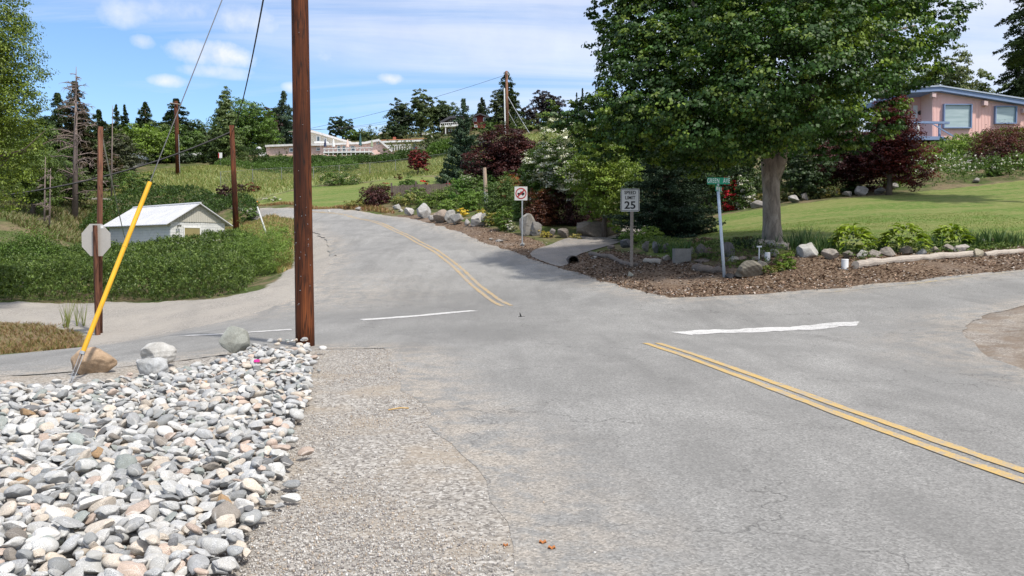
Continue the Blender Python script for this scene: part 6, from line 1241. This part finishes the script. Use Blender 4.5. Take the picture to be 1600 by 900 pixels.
# hedges below the houses
def hg(name, lb, u0, u1, Y0, Y1, h, seed, cols, n_=16000, lp=2.4):
    poly = np.vstack([[P_(u, Y0) for u in np.linspace(u0, u1, 6)], [P_(u, Y1) for u in np.linspace(u1, u0, 6)]]); return hedgemass(name, lb, poly, hnoise(h, .3, seed % 8), n_, lp, cols, seed, spread=.7)
hg('clipped_hedge', 'long rounded dark green hedge on the bank below the salmon and gabled houses', 395, 625, 117, 125, .9, 501, [(.035,.075,.015),(.045,.09,.02)], 26000); hg('clipped_hedge', 'short dark hedge in front of the cream house', 615, 668, 124, 129, 1.1, 502, [(.035,.07,.015)], 6000)
hg('clipped_hedge', 'light green low hedge between the red maple and the blue spruce', 665, 710, 110, 116, 2.0, 503, [(.06,.12,.02)], 6000); hg('hedge', 'bright green weedy hedge across the slope under the long hedge', 335, 560, 101, 110, 1.1, 504, [(.07,.13,.03),(.055,.11,.025)], 16000); hg('clipped_hedge', 'dark hedge at the top of the dry meadow left of the small sign', 235, 420, 120, 124, 2.2, 505, [(.03,.06,.015)], 12000)
# pole D
Y = 123; q = base(793, Y); th = thing('utility_pole', 'tall brown pole with a white conduit high on the hill', 'utility pole', q); b = B(); b.tube([q - [0, 0, .3], at(791.5, 111, Y)], [.24, .17], 10); b.build('pole', simple('hill_pole_wood', (.22,.11,.07), .85), th, smooth=True)
b = B(); b.tube([base(789.5, Y - .3), at(788, 138, Y - .3)], .10, 8); b.build('conduit', M['pvc'], th); b = B(); b.tube([at(791.5, 113, Y), at(796, 118, Y - 1)], .06, 5); b.build('bracket', M['steel'], th)
cable('guy_wire', 'pale guy wire from the hill pole down to the right', at(793, 150, 123), base(828, 118), .1, .05, 'steel', cat='guy wire'); cable('guy_wire', 'thin short guy wire from the middle of the hill pole', at(793, 172, 123), base(812, 122), .05, .03, 'steel', cat='guy wire')
Y = 131; q = base(459, Y); th = thing('utility_pole', 'pale grey pole with a crossarm left of the big pole', 'utility pole', q); b = B(); b.tube([q - [0, 0, .2], at(458.5, 192, Y)], [.16, .12], 8); b.build('pole', M['greywood'], th); b = B(); cA = at(458, 206, Y - .2); b.tube([cA + [-.75, 0, 0], cA + [.75, 0, 0]], .07, 4); b.build('crossarm', M['greywood'], th)
for k, (v0, v1, lb) in enumerate([(185,181,'topmost power line crossing the sky toward the hill pole'),(190,184,'second power line crossing toward the ridge trees'),(201,190,'lowest power line crossing above the cream house')]): cable('power_line', lb, at(458, 206 - k * 2, 131), at(640 if k else 793, 176 + k * 5 if k else 116, 150 if k else 123), .6, .022, 'cable')
# chain link fence
M['mesh'] = simple('dull_fence_steel', (.20,.21,.20), .7)
rs = np.random.RandomState(77); fp = [(345,288),(395,283),(440,290) ,(480,284),(530,281),(578,276),(618,271),(660,267),(700,264),(735,262)]
fpts = [base(u, Y_) for u, Y_ in [(345,88),(395,90),(440,92),(490,93.5),(530,95),(578,96.5),(618,98),(660,99.5),(700,100),(735,100)]]
th = thing('chain_link_fence', 'chain link fence with grey posts across the hillside lawn', 'fence', fpts[3])
for q in fpts: b = B(); b.tube([q - [0, 0, .1], q + [0, 0, 1.5]], .035, 6); b.build('fence_post', M['mesh'], th)
b = B()
for a_, c_ in zip(fpts[:-1], fpts[1:]):
    b.tube([a_ + [0, 0, 1.45], c_ + [0, 0, 1.45]], .014, 4)
    for k in range(1, 9): b.tube([a_ + [0, .02, .17 * k - .05], c_ + [0, .02, .17 * k - .05]], .006, 3)
b.build('wire_netting', M['mesh'], th)
# ---------------------------------------------------------------- plants of the far lawn and the roadside rockery
broad('red_leaf_maple', 'small round deep red maple on the far lawn by the fence', 'tree', 655, 94, 233, 268, 38, [(.12,.012,.012),(.08,.010,.012)], 2.2, 1.5, 600)
conifer('spruce_tree', 'blue spruce standing on the far lawn in front of the timber house', 'tree', 725, 82, 155, 287, 82, SPRUCE, 2.6, 1.3, 601, droop=.05, tipup=.15, power=.75)
mound('shrub', 'round clipped green bush by the wooden fence', 'shrub', 637, 66, 34, 38, [(.05,.10,.02)], 2.2, 1.5, 602); mound('rose_bush', 'rose bush with reddish shoots left of the clipped green bush', 'shrub', 594, 66, 32, 48, [(.05,.09,.025),(.08,.07,.03)], 2.2, 1.3, 603, accent=[(.28,.06,.04)], acc=.12)
mound('barberry', 'dark purple domed barberry at the road bend', 'shrub', 585, 62, 34, 62, [(.035,.010,.014),(.05,.014,.016)], 2.2, 1.6, 604, droop=.4)
mound('rose_hedge', 'trellised rose hedge with cream blossoms left on the far lawn edge', 'hedge', 527, 88, 24, 74, GREEN, 2.2, 1.3, 605, accent=[(.36,.36,.30)], acc=.18); mound('shrub', 'small dark red leaved bush near the dark maroon shrub by the road', 'shrub', 393, 84, 15, 28, [(.13,.02,.015),(.06,.05,.02)], 2.2, 1.4, 606)
mound('barberry', 'dark maroon drooping shrub behind the leaning brown pole', 'shrub', 352, 82, 20, 36, [(.035,.012,.014)], 2.2, 1.6, 607, droop=.4); mound('barberry', 'small dusky shrub right beside the leaning brown pole', 'shrub', 374, 84, 17, 22, [(.05,.03,.03)], 2.2, 1.4, 608)
mound('flower_clump', 'yellow and orange poppies at the far roadside', 'flowers', 390, 78, 8, 36, [(.09,.15,.03)], 2.0, 1.2, 609, accent=[(.65,.30,.02)], acc=.3); mound('flower_clump', 'white daisies right of the orange poppies', 'flowers', 424, 79, 8, 30, [(.09,.15,.03)], 2.0, 1.2, 610, accent=[(.48,.5,.6)], acc=.25)
mound('shrub', 'small reddish sprig bush above the clipped green bush', 'shrub', 623, 90, 10, 18, [(.09,.03,.02),(.07,.06,.03)], 2.0, 1.2, 611)
# wooden fence
fw = [base(u, Y_) for u, Y_ in [(612,64),(650,64.5),(700,65.5),(762,67)]]; th = thing('wooden_fence', 'weathered grey board fence behind the roadside garden', 'fence', fw[0]); rs = np.random.RandomState(3)
for a_, c_ in zip(fw[:-1], fw[1:]):
    L_ = np.linalg.norm((c_ - a_)[:2]); m = int(L_ / .16); b = B(); d = (c_ - a_) / L_
    for k in range(m): p0 = a_ + d * (k + .06) * L_ / m; p1 = a_ + d * (k + .94) * L_ / m; zt2 = 1.0 + rs.uniform(-.04, .05); b.add([(p0[0], p0[1], p0[2]-.2), (p1[0], p1[1], p1[2]-.2), (p1[0], p1[1], p1[2]+zt2), (p0[0], p0[1], p0[2]+zt2)] + [(p0[0], p0[1]+.03, p0[2]-.2), (p1[0], p1[1]+.03, p1[2]-.2), (p1[0], p1[1]+.03, p1[2]+zt2), (p0[0], p0[1]+.03, p0[2]+zt2)], [(0,1,2,3),(5,4,7,6),(3,2,6,7),(0,3,7,4),(1,5,6,2),(0,4,5,1)])
    b.build('fence_panel', M['fencewood'], th)
for q in fw: b = B(); b.box(q[0]-.06, q[0]+.06, q[1]-.1, q[1]-.01, q[2]-.2, q[2]+1.25); b.build('fence_post', M['fencewood'], th)
q = g(761, 324); Yq = q[1]; th = thing('stub_post', 'leaning weathered stub post with a white painted foot', 'post', q); mid = at(759, 300, Yq); b = B(); b.tube([q - [0, 0, .2], mid], [.14, .13], 10); b.build('painted_foot', M['white'], th); b = B(); b.tube([mid, at(757, 262, Yq)], [.13, .12], 10); b.build('shaft', simple('weathered_pole', (.42,.32,.24), .9, .4, 6, .01, stretch=(1,1,.3)), th)
G2 = [ # u, base v, w, h, colours, label, accent
 (668,326,26,14,[(.07,.12,.02)],'low green cushion behind the big pale roadside rock',None),(690,322,44,16,[(.08,.13,.03),(.06,.10,.02)],'spreading lime juniper above the roadside rocks',None),(720,322,28,30,[(.05,.11,.02),(.06,.13,.025)],'bright green bush in the middle of the roadside garden',None),(664,307,12,20,[(.06,.09,.03)],'red flowered bush against the wooden fence',[(.50,.01,.02)]),(705,305,12,16,[(.06,.09,.03)],'crimson pink flower bush against the fence',[(.35,.03,.07)]),
 (730,305,26,26,[(.05,.09,.025)],'white rose bush at the end of the wooden fence',[(.48,.5,.6)]),(745,320,34,30,[(.05,.09,.025)],'dark green perennials beside the stub post',None),(782,335,44,40,[(.045,.085,.025),(.06,.10,.03)],'leafy green bush right of the stub post',None),(800,322,36,34,[(.05,.09,.02),(.10,.08,.03)],'reddish tipped bush left of the no trucks sign',[(.22,.08,.03)]),
 (636,320,40,12,[(.16,.17,.06),(.09,.13,.04)],'dry yellowish ground cover at the bend of the garden',None),(722,340,15,10,[(.42,.34,.05)],'golden yellow cushion plant on the roadside rocks',None),(752,340,14,10,[(.22,.20,.05)],'olive yellow cushion between two roadside rocks',None),(770,353,26,17,[(.08,.12,.03),(.14,.14,.03)],'olive cushion spilling over the rocks',None),(787,360,24,26,[(.06,.11,.02)],'green heather mound left of the alyssum',None),
 (800,362,14,11,[(.10,.12,.08)],'white alyssum cushion by the road',[(.48,.5,.6)]),(836,344,18,16,[(.22,.18,.05)],'golden brown cushion by the tall grey rock',None),(850,338,22,34,[(.07,.13,.03)],'light green sprig bush between the laceleaf maples',None),(852,372,16,9,[(.20,.18,.05)],'small yellow tuft at the driveway mouth',None),(838,368,12,9,[(.25,.20,.06)],'tiny golden tuft beside the sign post rocks',None),(900,374,18,6,[(.30,.28,.14)],'pale straw tuft below the dark laceleaf maple',None),
 (735,330,34,24,[(.07,.13,.025)],'leafy green bush behind the slanted roadside boulder',None),(700,332,26,16,[(.09,.15,.035)],'yellow green bush above the triangular rock',None),(815,345,26,30,[(.06,.11,.03)],'green bush directly behind the no trucks sign',None),(768,316,30,34,[(.05,.10,.025)],'tall green perennials between the stub post and the maroon maple',None),(706,312,40,14,[(.07,.12,.04),(.10,.14,.05)],'mixed pale green perennials in front of the fence',None),(650,312,30,14,[(.08,.12,.04)],'grey green perennials left of the red flowers',None),(560,324,40,8,[(.14,.15,.05)],'sparse weeds at the edge of the far lawn',None)]
for k, (u, v, w_, h_, cols, lb, acc) in enumerate(G2): mound('garden_plant', lb, 'plant', u, None, h_ * 1.6, w_ * 1.4, [tuple(min(.6, q_ * 1.35) for q_ in c_) for c_ in cols], 2.4, 1.5, 620 + k, vb=v, accent=acc, acc=.4 if acc else 0)
R2 = [(620,327,12,9,(.45,.44,.42),'small white rock at the garden bend'),(626,331,8,5,(.5,.48,.45),'tiny white rock beside the small one at the bend'),(641,336,16,11,(.50,.48,.46),'rounded pale rock left of the big roadside rock'),(660,341,26,19,(.44,.43,.42),'biggest pale roadside rock at the garden bend'),(675,346,14,10,(.42,.40,.38),'low grey rock right of the biggest one'),(690,347,24,16,(.42,.34,.28),'pinkish tan roadside rock'),(703,348,17,17,(.38,.37,.35),'grey triangular roadside rock'),(713,350,17,18,(.34,.33,.31),'dark grey pointed rock next to the triangular one'),
 (730,353,12,11,(.44,.42,.40),'small pale rock under the golden cushion'),(746,353,24,18,(.46,.44,.41),'pale slanted boulder in the middle of the roadside wall'),(757,352,12,15,(.38,.37,.35),'narrow grey rock right of the slanted boulder'),(824,368,24,34,(.36,.34,.31),'tall pointed grey boulder beside the no trucks sign'),(838,368,20,20,(.24,.23,.22),'dark boulder right of the tall pointed one'),(851,348,10,20,(.40,.40,.42),'slim pale rock beside the laceleaf maple'),(862,370,14,12,(.22,.20,.19),'dark small rock under the laceleaf maple'),(880,371,18,14,(.24,.21,.19),'brown rock under the dark laceleaf maple'),
 (930,370,76,26,(.26,.22,.18),'large flat brown slab rock lining the driveway'),(560,328,10,5,(.42,.40,.38),'small stone below the purple barberry'),(514,331,5,3,(.5,.5,.48),'tiny pale stone at the edge of the far road'),(816,384,9,5,(.34,.34,.33),'grey stone at the foot of the no trucks post'),(780,378,12,4,(.48,.46,.43),'flat pale stone on the brown verge'),(768,374,8,3,(.48,.46,.43),'very small flat stone on the brown verge')]
for k, (u, v, w_, h_, col, lb) in enumerate(R2): boulder('rock', lb, 'rock', u, v + 1, w_ * 1.2, h_ * 1.25, col, 700 + k, sub=4, cuts=12)
patch('garden_ground_cover', 'mixed low green ground cover of the roadside garden', [P_(600, 63), P_(760, 64), P_(860, 62), P_(900, 55), P_(860, 46), P_(800, 48), P_(740, 52), P_(690, 56), P_(640, 60)], .45, 16000, 2.4, [(.06,.10,.03),(.09,.12,.045),(.045,.075,.025)], 31)
patch('garden_ground_cover', 'shaded ground cover under the trees beside the driveway', [P_(960, 46), P_(1100, 47), P_(1340, 50), P_(1400, 62), P_(1250, 70), P_(1000, 66), P_(940, 56)], .6, 14000, 3.0, DARK_G + GREEN[:1], 32)
patch('scrub', 'rough scrub on the upper hillside', [P_(560, 132), P_(700, 125), P_(900, 112), P_(1400, 100), P_(1420, 160), P_(1000, 175), P_(560, 180)], 1.8, 20000, 3.0, [(.06,.085,.03),(.09,.11,.045),(.045,.065,.025)], 33)
patch('scrub', 'rough scrub among the trees on the left hillside', [P_(-100, 70), P_(60, 80), P_(200, 98), P_(300, 122), P_(450, 135), P_(450, 170), P_(-100, 160)], 1.8, 20000, 3.0, [(.05,.075,.03),(.04,.06,.022)], 34)
